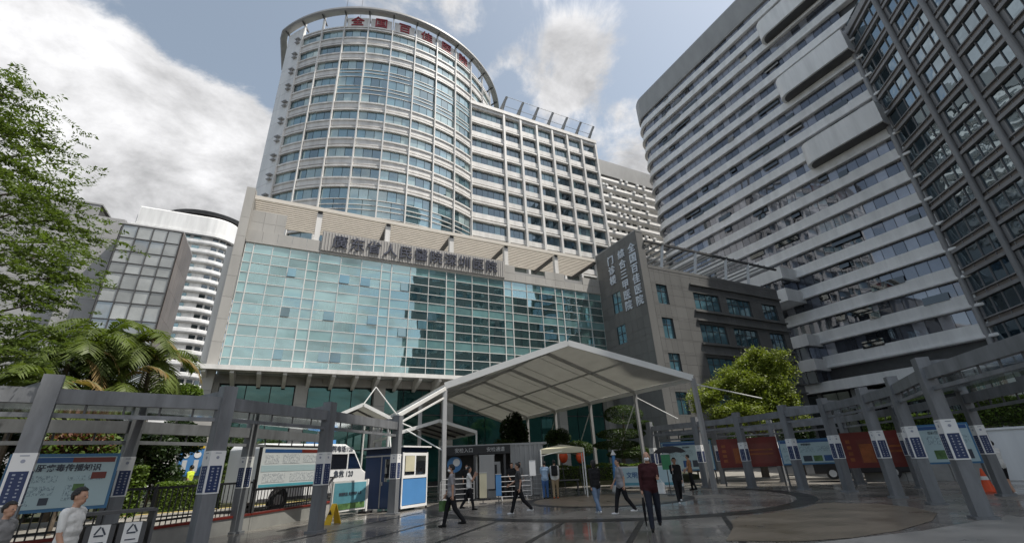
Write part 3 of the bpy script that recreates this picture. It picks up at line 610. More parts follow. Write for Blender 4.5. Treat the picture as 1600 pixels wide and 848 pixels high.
# ================================================================== banded building far behind the wing
YK = 85.0
T = thing('balcony_block', 'pale block with long balcony bands glimpsed behind the ward wing', 'building', (85, YK, 0))
box2('core', T, (57, YK+1.2, 0), (120, YK+14, 84.3), X['white_panel']); box2('parapet', T, (56.9, YK-.1, 79.2), (120, YK+1.3, 84.5), X['grey_panel'])
for k in range(17):
    zb = 77.4-2.97*k
    MB().sweep([(-.3, zb-.2), (1.0, zb-.2), (1.12, zb+.1), (1.0, zb+.95), (-.3, zb+.95)], [((57, YK+1), (0, -1)), ((112, YK+1), (0, -1))]).build('balcony_band', X['white_stone'], T)
    for j in range(11):
        x = 66.5+2.35*j
        box2('window', T, (x, YK+1.1, zb+1.0), (x+1.35, YK+1.19, zb+2.5), X['blackglass'])
        if random.random() < .6: box('air_conditioner', T, (x+random.uniform(.4, 1.6), YK-.25, zb+1.2), (.85, .4, .6), X['white'])
# ================================================================== far white tower with helipad, upper left
YH = 150.0
T = thing('helipad_tower', 'distant white rounded tower carrying a dark round helipad on its roof', 'building', (-32, YH, 0))
def hpath(x1, r, x0):
    p = [((x0, YH), (0, -1)), ((x1-r, YH), (0, -1))]
    for j in range(1, 9): a = rad(-90+90*j/8); p.append(((x1-r+r*math.cos(a), YH+r+r*math.sin(a)), (math.cos(a), math.sin(a))))
    p.append(((x1, YH+22), (1, 0))); return p
HP = hpath(-20.4, 7, -46)
MB().prism([(x-n[0]*.5, y-n[1]*.5) for (x, y), n in HP]+[(-46, YH+22)], 0, 74).build('core', X['white_stone'], T)
MB().sweep([(-.5, 70.6), (.5, 70.6), (.6, 70.9), (.6, 76.2), (.2, 76.6), (-.5, 76.6)], hpath(-20.4, 7, -45.5)).build('roof_band', X['white_panel'], T)
MB().sweep([(-.3, 69.9), (1.0, 69.9), (1.0, 70.6), (-.3, 70.6)], hpath(-20.4, 7, -46.5)).build('roof_lip', X['white_panel'], T)
for k in range(20):
    z = 68.0-3.07*k
    MB().sweep([(-.3, z-.75), (.45, z-.75), (.6, z-.5), (.6, z+.35), (.35, z+.5), (-.3, z+.5)], HP).build('white_band', X['white_panel'], T)
    for x in (-37.5, -35.3, -33.1, -30.2): 
        if z > 22: box('window', T, (x, YH+.42, z+1.15), (1.9, .12, 1.25), X['blue_win'])
    for j in range(5):
        a = rad(-90+90*(j+.5)/5+8); box('window', T, (-27.4+6.62*math.cos(a), YH+7+6.62*math.sin(a), z+1.15), (.12, 1.5, 1.3), X['blackglass'], rz=a)
MB().cyl((-30, YH+13, 77.6), (-30, YH+13, 78.6), 13.0, 13.4, 48).build('helipad_deck', X['dark_metal'], T)
MB().cyl((-30, YH+13, 76.5), (-30, YH+13, 77.6), 9, 12.6, 48).build('helipad_soffit', X['black'], T)
# ================================================================== stone building with gridded glass, left
T = thing('glass_grid_building', 'brown stone building with a gridded pale glass front behind the palms', 'building', (-18, 62, 0))
box2('wall', T, (-20.2, 62.3, 0), (-14.02, 69.2, 29.7), X['joint'])
gx = [-19.95, -18.45, -16.95, -15.5, -14.1]; gz = [2.5, 5, 7.5, 10, 12.5, 15, 18.2, 20.2, 21.8, 23.7, 25.0, 26.5, 28.2, 29.9]
for a, b in zip(gx[:-1], gx[1:]):
    for c, d_ in zip(gz[:-1], gz[1:]): box('glass_pane', T, ((a+b)/2, 62.05, (c+d_)/2), (b-a-.08, .04, d_-c-.08), X['grid_glass'], rz=random.gauss(0, .01), rx=random.gauss(0, .008))
for x in gx: box2('mullion', T, (x-.05, 61.9, 2), (x+.05, 62.08, 29.95), X['dark_metal'])
for z in gz: box2('transom', T, (-19.95, 61.93, z-.05), (-14.05, 62.07, z+.05), X['dark_metal'])
panel_wall(T, 'stone_panel', (-13.96, 62.0, 0), (0, 1), [0, 1.8, 3.6, 5.4, 7.3], [0, 4, 8, 12, 15.5, 19, 22.5, 26, 29.9], [], X['brown_stone'])
box2('coping', T, (-20.2, 61.95, 29.9), (-13.95, 69.3, 30.1), X['grey_stone'])
T = thing('stone_block', 'plain grey stone block rising between the big tree and the gridded glass', 'building', (-30, 66, 0))
box2('wall', T, (-44, 66.1, 0), (-23.9, 80, 33.4), X['joint']); box2('wall', T, (-23.9, 64.1, 0), (-20.6, 80, 31.2), X['joint'])
panel_wall(T, 'stone_panel', (0, 66, 0), (1, 0), [-44+2.87*i for i in range(8)], [0]+[2.6*i for i in range(1, 13)]+[33.8], [(-38.3, -35.4, 15, 22)], X['grey_stone'])
panel_wall(T, 'stone_panel', (0, 64, 0), (1, 0), [-23.9, -22.2, -20.55], [0]+[2.6*i for i in range(1, 12)]+[31.4], [], X['grey_stone'])
panel_wall(T, 'stone_panel', (-20.5, 64, 0), (0, 1), [0, 2.5, 5], [20, 23.4, 27.4, 31.4], [], X['grey_stone'])
box2('coping', T, (-44, 65.9, 33.8), (-23.8, 80, 34.0), X['grey_stone'])
# ================================================================== vegetation
X['bark'] = mat('bark', (.10, .08, .06), .9, amt=.3, scale=4, bump=.6, bscale=14)
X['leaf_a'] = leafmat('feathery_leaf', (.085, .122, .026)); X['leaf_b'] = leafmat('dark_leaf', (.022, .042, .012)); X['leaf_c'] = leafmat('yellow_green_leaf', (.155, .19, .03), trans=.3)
X['leaf_p'] = leafmat('palm_leaf', (.085, .115, .022)); X['leaf_r'] = leafmat('red_leaf', (.13, .055, .035)); X['leaf_h'] = leafmat('hedge_leaf', (.085, .13, .022)); X['leaf_d'] = leafmat('topiary_leaf', (.035, .06, .015)); X['dead_leaf'] = leafmat('dry_palm_leaf', (.20, .14, .06))
def clump(c, r, n, shell=.55):
    d = RNG.normal(size=(n, 3)); d /= np.linalg.norm(d, axis=1)[:, None]; q = (shell+(1-shell)*RNG.random(n)**.5)[:, None]
    return np.asarray(c)+d*q*np.asarray(r)
def limb(T, a, b, r0, r1, name='limb', sag=.0):
    a, b = Vector(a), Vector(b); p = [a.lerp(b, t)+Vector((random.gauss(0, .05), random.gauss(0, .05), sag*math.sin(t*math.pi)))*(1 if 0 < t < 1 else 0) for t in (0, .25, .5, .75, 1)]
    return MB().tube(p, [r0+(r1-r0)*t for t in (0, .25, .5, .75, 1)], 8).build(name, X['bark'], T)
# --- big feathery tree at the left edge
T = thing('feathery_tree', 'large feathery leaved tree leaning in from the left edge', 'tree', (-8.6, 12.6, 0.35))
plates = [(-7.07, 12.28, 10.3), (-7.07, 12.93, 10.62), (-6.69, 12.44, 9.37), (-6.72, 13.6, 10.01), (-6.44, 13.91, 9.66), (-6.32, 12.59, 8.49), (-5.85, 11.67, 7.43), (-5.91, 13.32, 8.35), (-5.8, 12.79, 7.44), (-5.61, 14.01, 7.94), (-5.29, 14.66, 7.72), (-5.5, 12.35, 6.36), (-5.32, 13.51, 6.77), (-5.05, 13.64, 6.28), (-5.22, 12.47, 5.63), (-5.04, 13.12, 5.44), (-5.35, 12.49, 4.77), (-5.25, 12.53, 4.05), (-5.05, 13.11, 4.4)]
MB().tube([(-8.6, 12.6, .3), (-8.4, 12.6, 2.2), (-8.0, 12.7, 4.2), (-7.7, 12.8, 6.4), (-7.5, 12.8, 8.6), (-7.2, 12.8, 10.4)], [.34, .29, .25, .2, .13, .06], 10).build('trunk', X['bark'], T)
pts = []; dirs = []
for (x, y, z) in plates:
    limb(T, (-7.75-.06*(z-6), 12.75, max(2.5, z-1.6)), (x-.2, y, z-.1), .06, .015)
    for s in range(62):                                      # sprays of small leaflets
        a = random.uniform(-2.6, 2.6)*.8-.3; ln = random.uniform(.25, .6); c = np.array([x-.25+random.gauss(0, .42), y+random.gauss(0, .42), z+random.gauss(0, .17)])
        dv = np.array([math.cos(a), math.sin(a), random.uniform(-.35, .1)])
        for t in np.linspace(0, 1, 13):
            for sd in (-1, 1): pts.append(c+dv*ln*t+np.array([-dv[1], dv[0], 0])*sd*.055+RNG.normal(size=3)*.012); dirs.append(np.array([-dv[1], dv[0], -.1])*sd+dv*.3)
for k in range(13):
    c = np.array([-7.7+random.gauss(0, .7), 12.8+random.gauss(0, .9), random.uniform(3.2, 9.2)])
    for q in clump(c, (.9, .9, .4), 420, .2): pts.append(q); dirs.append(RNG.normal(size=3))
leaves('crown', pts, .046, X['leaf_a'], T, .9, .36, dirs=np.array(dirs))
# --- palms
def palm(label, top, h0, n, ln, seed, dry=2):
    rs = random.Random(seed); T = thing('palm', label, 'palm', (top[0], top[1], h0), group='palms behind the left pergola')
    MB().tube([(top[0], top[1], h0), (top[0]+.05, top[1], (h0+top[2])/2), (top[0], top[1], top[2]-.1)], [.13, .1, .08], 8).build('trunk', X['bark'], T)
    for k in range(n):
        a = 2*math.pi*k/n+rs.uniform(-.3, .3); el = rs.uniform(.15, 1.25); l = ln*rs.uniform(.75, 1.1); v = []; f = []; c = Vector(top); d = Vector((math.cos(a)*math.cos(el), math.sin(a)*math.cos(el), math.sin(el)))
        side = Vector((-math.sin(a), math.cos(a), 0)); st = 22; rach = [c.copy()]
        for j in range(st):
            d = (d+Vector((0, 0, -.085-.012*j*.3))).normalized(); c = c+d*(l/st); rach.append(c.copy())
            if j < 3: continue
            w = l*.30*math.sin(math.pi*(j-1.5)/(st+1))+.06
            for sd in (-1, 1):
                up = side.cross(d)*sd; tip = c+side*sd*w*.86+d*w*.55-Vector((0, 0, w*rs.uniform(.18, .5))); m1 = c+(tip-c)*.45+Vector((0, 0, .03)); t_ = d*.045
                b = len(v); v += [c-t_*.6, m1-t_, tip, m1+t_, c+t_*.6]; f += [(b, b+1, b+2, b+3, b+4)]
        fr = obj('frond', mesh('frond', v, f, X['dead_leaf'] if k < dry else X['leaf_p']), T)
        MB().tube(rach[::3]+[rach[-1]], [.022]*(len(rach[::3]))+[.006], 5).build('frond_stalk', X['leaf_p'], fr)
PALM = [((-7.7, 20.67, 5.1), 'leftmost palm with drooping fronds beside the big tree'), ((-6.9, 20.89, 5.7), 'palm with dry brown lower fronds behind the left pergola'), ((-6.5, 22.0, 6.6), 'tall palm in the middle of the palm group'), ((-5.7, 22.3, 6.5), 'palm in front of the gridded glass building'), ((-4.9, 22.5, 5.9), 'rightmost palm beside the white distant tower'), ((-6.7, 19.6, 4.3), 'low palm just above the red leaved shrub'), ((-5.5, 21.2, 4.7), 'short palm above the left notice board')]
for k, (p, lb) in enumerate(PALM): palm(lb, p, .5, 20, 2.2 if k < 5 else 1.8, 30+k, 2 if k % 2 else 1)
# --- shrubs
def shrub(name, label, cat, c, r, z0, m, n, leaf=.07, group=None, lumps=9, flat=.3, stem=True):
    T = thing(name, label, cat, (c[0], c[1], z0), group=group); P = [clump(c, np.array(r)*.8, n//3, .3)]
    for k in range(lumps):
        d = RNG.normal(size=3); d /= np.linalg.norm(d); d[2] = abs(d[2])*.9-.15; cc = np.asarray(c)+d*np.array(r)*.62
        P.append(clump(cc, np.array(r)*RNG.uniform(.34, .52), n//lumps, .7))
    leaves('crown', np.concatenate(P), leaf, m, T, flat)
    if stem: MB().tube([(c[0], c[1], z0), (c[0]+.03, c[1], (z0+c[2])/2), (c[0], c[1], c[2])], [.07, .06, .03], 7).build('trunk', X['bark'], T)
    return T
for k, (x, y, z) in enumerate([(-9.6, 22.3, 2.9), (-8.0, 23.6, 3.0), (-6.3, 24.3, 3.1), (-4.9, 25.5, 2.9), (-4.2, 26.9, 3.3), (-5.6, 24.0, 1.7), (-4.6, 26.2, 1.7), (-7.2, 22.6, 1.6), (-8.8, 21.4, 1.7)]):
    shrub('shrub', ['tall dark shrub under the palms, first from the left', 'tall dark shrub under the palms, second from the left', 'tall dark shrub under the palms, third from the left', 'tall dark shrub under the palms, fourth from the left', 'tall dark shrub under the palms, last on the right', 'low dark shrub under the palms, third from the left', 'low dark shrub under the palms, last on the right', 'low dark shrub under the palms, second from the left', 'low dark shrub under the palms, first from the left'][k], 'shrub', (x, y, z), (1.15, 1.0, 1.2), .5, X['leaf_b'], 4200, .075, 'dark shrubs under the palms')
rs_ = shrub('red_shrub', 'red and green leaved shrub behind the left notice board', 'shrub', (-5.2, 18.2, 2.55), (1.15, .6, .6), .35, X['leaf_r'], 2300, .06)
leaves('green_leaves', clump((-5.2, 18.2, 2.5), (1.2, .65, .66), 2200, .4), .06, X['leaf_h'], rs_, .3)
shrub('small_tree', 'small round green tree at the corner of the podium', 'tree', (-6.0, 35.5, 6.4), (1.5, 1.3, 1.1), .5, X['leaf_h'], 4500, .09)
for (x, y, z), lb in zip([(-2.0, 29.1, 2.7), (-.3, 31.0, 2.75)], ['clipped ball shrub behind the grey pergola post', 'clipped ball shrub left of the white notice board top']):
    shrub('ball_shrub', lb, 'shrub', (x, y, z), (1.15, 1.0, 1.05), .5, X['leaf_d'], 5200, .055, 'clipped ball shrubs on the left', 16)
def hedge(name, label, a, b, w, z0, z1, m, n, leaf=.05, group='clipped hedges'):
    a, b = Vector(a), Vector(b); L_ = (b-a).length; d = (b-a)/L_; s = Vector((-d.y, d.x)); T = thing(name, label, 'hedge', ((a.x+b.x)/2, (a.y+b.y)/2, z0), group=group)
    u = RNG.random(n)*L_; v = (RNG.random(n)-.5)*w; z = z0+RNG.random(n)*(z1-z0); q = RNG.random(n)
    z = np.where(q < .45, z1+RNG.normal(size=n)*.03-.06*np.abs(v/w*2)**3, z); v = np.where((q > .45) & (q < .9), np.where(RNG.random(n) < .75, -1, 1)*np.sign(1)*w/2*(1+.06*RNG.normal(size=n)), v)
    z += .05*np.sin(u*2.1)+.03*np.sin(u*5.3+1)
    leaves('foliage', np.stack([a.x+d.x*u+s.x*v, a.y+d.y*u+s.y*v, z], 1), leaf, m, T, .3)
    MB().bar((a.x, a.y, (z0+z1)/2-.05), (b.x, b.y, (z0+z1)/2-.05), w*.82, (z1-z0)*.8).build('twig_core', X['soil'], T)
hedge('hedge', 'bright square hedge beside the left notice board', (-4.9, 20.6), (-3.9, 21.0), .9, .5, 2.0, X['leaf_h'], 5200)
hedge('hedge', 'low hedge in front of the blue and yellow sign', (-3.7, 22.6), (-1.8, 23.6), .7, .5, 1.45, X['leaf_h'], 5200)
hedge('hedge', 'long hedge under the clipped ball shrubs', (-2.9, 27.4), (1.6, 28.4), .8, .5, 2.15, X['leaf_h'], 7000)
hedge('hedge', 'low hedge behind the cream canopy', (15.2, 26.2), (20.8, 23.6), .7, .45, 1.35, X['leaf_h'], 7000)
hedge('wall_hedge', 'thick hedge crowning the wall behind the right hand boards', (29.6, 15.0), (31.4, 10.6), 1.2, 2.1, 3.15, X['leaf_h'], 9000, .06)
hedge('wall_hedge', 'tallest hedge crowning the white wall at the right edge', (31.3, 10.9), (32.6, 6.0), 1.4, 2.3, 3.65, X['leaf_h'], 9000, .06)
# --- bright tree on the right
T = thing('bright_tree', 'bright yellow green tree in front of the outpatient block', 'tree', (30.3, 22.3, .12))
MB().tube([(30.3, 22.3, .1), (30.25, 22.2, 1.6), (30.35, 21.9, 3.2), (30.6, 21.7, 5.0), (31.2, 21.6, 6.8)], [.26, .22, .18, .13, .05], 10).build('trunk', X['bark'], T)
cl = [(27.99, 24.2, 5.16), (28.66, 23.4, 5.99), (28.23, 22.34, 4.5), (30.4, 22.8, 7.13), (31.58, 22.02, 8.05), (32.0, 21.1, 8.05), (31.7, 20.6, 7.0), (30.23, 21.33, 6.17), (30.95, 20.27, 5.58), (29.21, 21.89, 5.11), (30.04, 20.73, 4.33), (30.8, 20.3, 4.46), (31.3, 20.3, 4.88), (28.28, 23.08, 3.93), (28.99, 21.34, 3.76), (31.5, 21.4, 7.0), (29.5, 22.9, 6.3), (30.8, 21.4, 4.9)]
P = []
for c in cl:
    limb(T, (30.35, 21.9, max(2.6, c[2]-2.2)), c, .07, .015)
    for k in range(9):
        cc = np.array(c)+RNG.normal(size=3)*np.array((.46, .46, .40)); P.append(cc+RNG.normal(size=(430, 3))*np.array((.27, .27, .20)))
leaves('crown', np.concatenate(P), .075, X['leaf_c'], T, .45, .5)
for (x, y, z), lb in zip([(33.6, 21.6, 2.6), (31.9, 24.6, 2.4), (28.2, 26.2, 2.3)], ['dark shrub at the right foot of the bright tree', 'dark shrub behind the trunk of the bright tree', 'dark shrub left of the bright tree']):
    shrub('shrub', lb, 'shrub', (x, y, z), (1.5, 1.2, 1.2), .1, X['leaf_b'], 3200, .08, 'dark shrubs under the bright tree')  # dark leaf colour stands in for the shadow below the bright tree
# --- cloud pruned topiary and balls
T = thing('cloud_topiary', 'cloud pruned evergreen with flat clipped layers', 'tree', (21.0, 25.5, .45))
MB().tube([(21.0, 25.5, .4), (20.9, 25.5, 1.6), (21.1, 25.4, 3.0), (21.2, 25.3, 4.6)], [.14, .12, .1, .05], 8).build('trunk', X['bark'], T)
for c, r in [((21.2, 25.3, 4.45), (1.5, 1.1, .62)), ((20.9, 25.4, 3.2), (1.9, 1.2, .35)), ((20.6, 25.7, 2.55), (1.7, 1.2, .28)), ((21.1, 25.4, 1.95), (1.4, 1.1, .25)), ((22.2, 24.6, 3.7), (.7, .6, .3))]:
    P = clump(c, r, 4200, .86); leaves('foliage_layer', P, .05, X['leaf_d'], T, .4)
for (x, y, z), r, lb in zip([(19.1, 30.5, 3.2), (20.4, 29.6, 2.45), (16.4, 34.2, 2.9), (23.2, 26.6, 2.0)], [(1.1, 1, .95), (1.3, 1.1, .7), (1.1, 1, .8), (1.1, 1, .7)], ['ball topiary seen above the cream canopy', 'broad low topiary behind the cream canopy', 'ball topiary behind the container shed', 'ball topiary right of the cloud pruned tree']):
    shrub('ball_shrub', lb, 'shrub', (x, y, z), r, .45, X['leaf_d'], 4200, .055, 'clipped topiary by the outpatient block', 14)
shrub('bamboo', 'dark tall bamboo clump behind the container shed', 'shrub', (17.8, 35.6, 3.6), (1.3, 1.0, 2.6), .1, X['leaf_b'], 4500, .11)
# ================================================================== pergolas
def print_mat(name, bg, fg, sc=(9, 9, 9), th=.52):
    m, t, o = newmat(name); Lk = t.links.new; p = t.nodes.new('ShaderNodeBsdfPrincipled'); p.inputs['Roughness'].default_value = .5; Lk(p.outputs[0], o.inputs[0])
    g = t.nodes.new('ShaderNodeNewGeometry'); v = t.nodes.new('ShaderNodeVectorMath'); v.operation = 'MULTIPLY'; v.inputs[1].default_value = sc; Lk(g.outputs['Position'], v.inputs[0])
    vo = t.nodes.new('ShaderNodeTexVoronoi'); vo.distance = 'CHEBYCHEV'; vo.inputs['Scale'].default_value = 1.0; Lk(v.outputs[0], vo.inputs['Vector'])
    r = t.nodes.new('ShaderNodeMath'); r.operation = 'LESS_THAN'; r.inputs[1].default_value = th; Lk(vo.outputs['Distance'], r.inputs[0])
    n = t.nodes.new('ShaderNodeTexNoise'); n.inputs['Scale'].default_value = 3.7; Lk(v.outputs[0], n.inputs['Vector']); r2 = t.nodes.new('ShaderNodeMath'); r2.operation = 'GREATER_THAN'; r2.inputs[1].default_value = .5; Lk(n.outputs['Fac'], r2.inputs[0])
    mu = t.nodes.new('ShaderNodeMath'); mu.operation = 'MULTIPLY'; Lk(r.outputs[0], mu.inputs[0]); Lk(r2.outputs[0], mu.inputs[1])
    mx = t.nodes.new('ShaderNodeMix'); mx.data_type = 'RGBA'; mx.inputs['A'].default_value = (*bg, 1); mx.inputs['B'].default_value = (*fg, 1); Lk(mu.outputs[0], mx.inputs['Factor']); Lk(mx.outputs['Result'], p.inputs['Base Color']); return m
X['print_grey'] = mat('grey_print', (.30, .32, .38), .5)
X['navy_print'] = print_mat('navy_notice_print', (.02, .035, .10), (.40, .43, .5), (26, 26, 17), .33)
X['white_print'] = print_mat('white_notice_print', (.52, .53, .54), (.12, .14, .2), (30, 30, 24), .16)
X['body_print'] = print_mat('poster_small_print', (.40, .52, .55), (.16, .22, .26), (24, 24, 17), .42)
X['body_print_white'] = print_mat('white_poster_small_print', (.62, .65, .66), (.25, .28, .32), (24, 24, 17), .42)
X['clear_panel'] = glass('dusty_clear_roof_panel', (.20, .21, .20), .10, (.86, .88, .86, .80), rnd=.1, grough=.10)
def post(T, p, h, rz, w=.34, sticker=True, top=True):
    o = MB().add([(p[0]+(a*w*k)*math.cos(rz)-(b*w*.9*k)*math.sin(rz), p[1]+(a*w*k)*math.sin(rz)+(b*w*.9*k)*math.cos(rz), z) for z, k in ((0, 1.), (h, .94)) for a, b in ((-.5, -.5), (.5, -.5), (.5, .5), (-.5, .5))], BF).build('post', X['steel_post'], T)
    MB().box((p[0], p[1], .03), (w+.12, w+.1, .06), rz).build('base_plate', X['steel_post'], o)
    if sticker:
        z0, z1, z2 = 1.27, 1.90, 2.20; MB().box((p[0], p[1], (z0+z1)/2), (w*.985+.012, w*.89+.012, z1-z0), rz).box((p[0], p[1], (z1+z2)/2), (w*.975+.012, w*.88+.012, z2-z1), rz).build('notice_wrap', X['white'], o)
        m_ = MB(); g_ = MB(); ww = w*.99
        for q in range(4):
            a = rz+q*math.pi/2; wd = ww if q % 2 == 0 else ww*.9; dd = (ww*.9 if q % 2 == 0 else ww)/2+.007; m_.box((p[0]+math.sin(a)*dd, p[1]-math.cos(a)*dd, (z0+z1)/2), (wd*.80, .004, z1-z0-.06), a)
            for j in range(8):
                for du in (-.17, .17): g_.box((p[0]+math.sin(a)*(dd+.004)+math.cos(a)*wd*du, p[1]-math.cos(a)*(dd+.004)+math.sin(a)*wd*du, z1-.09-.064*j), (wd*random.uniform(.06, .15), .002, random.uniform(.018, .04)), a)
            g_.box((p[0]+math.sin(a)*(dd+.002), p[1]-math.cos(a)*(dd+.002), z2-.05), (wd*.4, .002, .018), a); g_.cyl((p[0]+math.sin(a)*(dd-.001), p[1]-math.cos(a)*(dd-.001), z2-.15), (p[0]+math.sin(a)*(dd+.003), p[1]-math.cos(a)*(dd+.003), z2-.15), .035, n=10)
        ns_ = m_.build('notice_strip', X['navy'], o); g_.build('lettering', X['print_grey'], ns_)
    return o
def pergola(name, label, front, back, hf, hb, loc, tail=None):
    T = thing(name, label, 'pergola', loc)
    def rzat(l, i): a, b = Vector(l[max(i-1, 0)]), Vector(l[min(i+1, len(l)-1)]); return math.atan2(b.y-a.y, b.x-a.x)
    for i, p in enumerate(front): post(T, p, hf, rzat(front, i))
    for i, p in enumerate(back): post(T, p, hb, rzat(back, i), .30)
    for l, h in ((front, hf), (back, hb)):
        for a, b in zip(l[:-1], l[1:]):
            A, B = Vector(a), Vector(b); n = (B-A).normalized(); A2, B2 = A+n*.14, B-n*.14
            MB().bar((*A2, h-.42), (*B2, h-.42), .16, .30).build('beam', X['steel_post'], T)
            MB().bar((*A2, h-.80), (*B2, h-.80), .07, .09).build('rail', X['steel_post'], T)
            q = int((B-A).length/.8)+1
            for k in range(1, q): c = A.lerp(B, k/q); box('rail_bracket', T, (c.x, c.y, h-.66), (.04, .04, .2), X['dark_metal'])
    m = min(len(front), len(back))
    for i in range(len(front)):
        p = Vector(front[i]); q = min((Vector(b) for b in back), key=lambda b: (b-p).length); MB().bar((*p, hf-.2), (*q, hb-.05), .14, .22).build('rafter', X['steel_post'], T)
    for a, b in zip(front[:-1], front[1:]):
        A, B = Vector(a), Vector(b); C = min((Vector(k) for k in back), key=lambda k: (k-A).length); D = min((Vector(k) for k in back), key=lambda k: (k-B).length)
        A, B = A.lerp(C, .12), B.lerp(D, .12)
        obj('roof_panel', mesh('roof_panel', [(*A, hf-.52), (*B, hf-.52), (*D, hb-.14), (*C, hb-.14)], [(0, 1, 2, 3)], X['clear_panel']), T)
    return T
pergola('pergola', 'grey steel pergola with notice wrapped posts along the left of the plaza', [(-7.4, 12.2), (-4.35, 12.75), (-1.25, 13.6), (1.45, 16.2), (4.56, 20.0)], [(-10.5, 15.2), (-6.4, 15.1), (-3.4, 15.75), (-.74, 18.1), (1.9, 21.6)], 3.72, 3.35, (-1.3, 15, 0))
pergola('pergola', 'grey steel pergola curving round the right of the plaza', [(11.6, 2.2), (15.0, 5.72), (17.9, 7.78), (19.7, 9.62), (21.57, 12.22), (22.1, 14.5), (22.68, 17.62), (22.0, 19.98), (21.35, 23.1)], [(16.6, 3.0), (21.8, 7.5), (24.6, 11.0), (26.9, 14.6), (27.4, 19.05), (25.2, 21.5), (23.2, 24.6)], 3.75, 3.5, (20.5, 13, 0))
# ================================================================== low wall and railing behind the left pergola
T = thing('railing', 'black bar railing on a low concrete wall behind the left pergola', 'railing', (-2, 16.5, 0))
for a, b in zip(FENCE[:-1], FENCE[1:]):
    A, B = Vector(a), Vector(b); d_ = (B-A).normalized(); n = Vector((d_.y, -d_.x)); A, B = A+n*.13, B+n*.13
    MB().bar((*A, .21), (*B, .21), .2, .46).build('wall', X['concrete'], T); MB().bar((*A, .47), (*B, .47), .26, .06).build('coping', X['red'], T)
    MB().bar((*A, 1.42), (*B, 1.42), .05, .06).build('top_rail', X['black'], T); MB().bar((*A, .62), (*B, .62), .04, .05).build('bottom_rail', X['black'], T)
    k = max(2, int((B-A).length/.155))
    for i in range(k+1):
        c = A.lerp(B, i/k); thick = i % 10 == 0
        box('bar', T, (c.x, c.y, .98 if not thick else 1.0), (.055 if thick else .026,)*2+(.94 if not thick else 1.02,), X['black'])
# ================================================================== marquee
X['membrane'], t_, o_ = newmat('white_tent_membrane'); d_ = t_.nodes.new('ShaderNodeBsdfDiffuse'); c_, _ = tint(t_, (.50, .50, .485), .22, 1.1, (1, .35, 1)); t_.links.new(c_, d_.inputs[0]); r_ = t_.nodes.new('ShaderNodeBsdfTranslucent'); r_.inputs[0].default_value = (.50, .50, .47, 1); mx_ = t_.nodes.new('ShaderNodeMixShader'); mx_.inputs[0].default_value = .42; t_.links.new(d_.outputs[0], mx_.inputs[1]); t_.links.new(r_.outputs[0], mx_.inputs[2]); t_.links.new(mx_.outputs[0], o_.inputs[0])
ph, Wd, he, hr, bb, sk = .0243, 12.73, 5.59, 7.75, 5.63, -5.0
dv = Vector((math.sin(ph), math.cos(ph), 0)); nv = Vector((math.cos(ph), -math.sin(ph), 0)); L0 = Vector((7.72, 23.3, 0)); Z = Vector((0, 0, 1))
T = thing('marquee', 'big white gable roofed marquee on slim steel posts over the entrance', 'marquee', (14, 30, 0))
def tp_(u, s, z): return L0+nv*(Wd*u)+dv*s+Z*z
END = 20.6
def slope(u0, z0, u1, z1, nm):
    k = 8; v = []; th = .05
    for j in range(k+1):
        t = j/k
        for u, z in ((u0+(u1-u0)*0, z0), ((u0+u1)/2, (z0+z1)/2), (u1, z1)): s0 = sk*u; v.append(tp_(u, s0+(END-s0)*t, z+.10))
    f = [(3*j+i, 3*j+i+1, 3*j+i+4, 3*j+i+3) for j in range(k) for i in range(2)]; n = len(v); v += [p+Z*.02 for p in v]; f += [tuple(n+q for q in a[::-1]) for a in f]
    obj('roof_membrane', mesh(nm, v, f, X['membrane']), T)
slope(0, he, .5, hr, 'a'); slope(.5, hr, 1, he, 'b')
for k in range(1, 9):
    s = k*2.575-1.28
    for u0, z0, u1, z1 in ((0, he, .5, hr), (.5, hr, 1, he)): MB().bar(tp_(u0, s, z0+.085), tp_(u1, s, z1+.085), .05, .012).build('seam', X['membrane'], T)
for i in range(5):
    s = i*5.15
    MB().bar(tp_(0, s, he), tp_(.5, s, hr), .10, .2).bar(tp_(.5, s, hr), tp_(1, s, he), .10, .2).build('rafter', X['metal'], T)
    for u in (0, 1): MB().bar(tp_(u, s, 0), tp_(u, s, he), .16, .2, up=(1, 0, 0)).build('post', X['metal'], T); MB().bar(tp_(u, s, 0), tp_(u, s, .03), .36, .36, up=(1, 0, 0)).build('base_plate', X['metal'], T)
    if i < 4:
        for u, z in ((.25, (he+hr)/2), (.5, hr), (.75, (he+hr)/2)): MB().bar(tp_(u, s, z+.03), tp_(u, s+5.15, z+.03), .07, .1).build('purlin', X['metal'], T)
        for u in (0, 1): MB().bar(tp_(u, s, he-.05), tp_(u, s+5.15, he-.05), .1, .22).build('eave_beam', X['white_metal'], T)
    for u, sg in ((1, 1),):
        if i < 4: MB().cyl(tp_(u, s, he-.5), tp_(u, s+2.3, 2.2), .035, n=6).build('brace_rod', X['white_metal'], T)
MB().bar(tp_(1, sk, 0), tp_(1, sk, he), .18, .22, up=(1, 0, 0)).build('post', X['metal'], T)
MB().bar(tp_(1, sk, he-.05), tp_(1, 0, he-.05), .1, .22).build('eave_beam', X['white_metal'], T); MB().bar(tp_(.5, sk*.5, hr+.03), tp_(.5, 0, hr+.03), .08, .12).build('purlin', X['metal'], T); MB().bar(tp_(.75, sk*.75, (he+hr)/2), tp_(.75, 0, (he+hr)/2), .07, .1).build('purlin', X['metal'], T)
MB().bar(tp_(0, 0, he+.02), tp_(.5, sk*.5, hr+.02), .12, .34).bar(tp_(.5, sk*.5, hr+.02), tp_(1, sk, he+.02), .12, .34).build('gable_fascia', X['white_metal'], T)
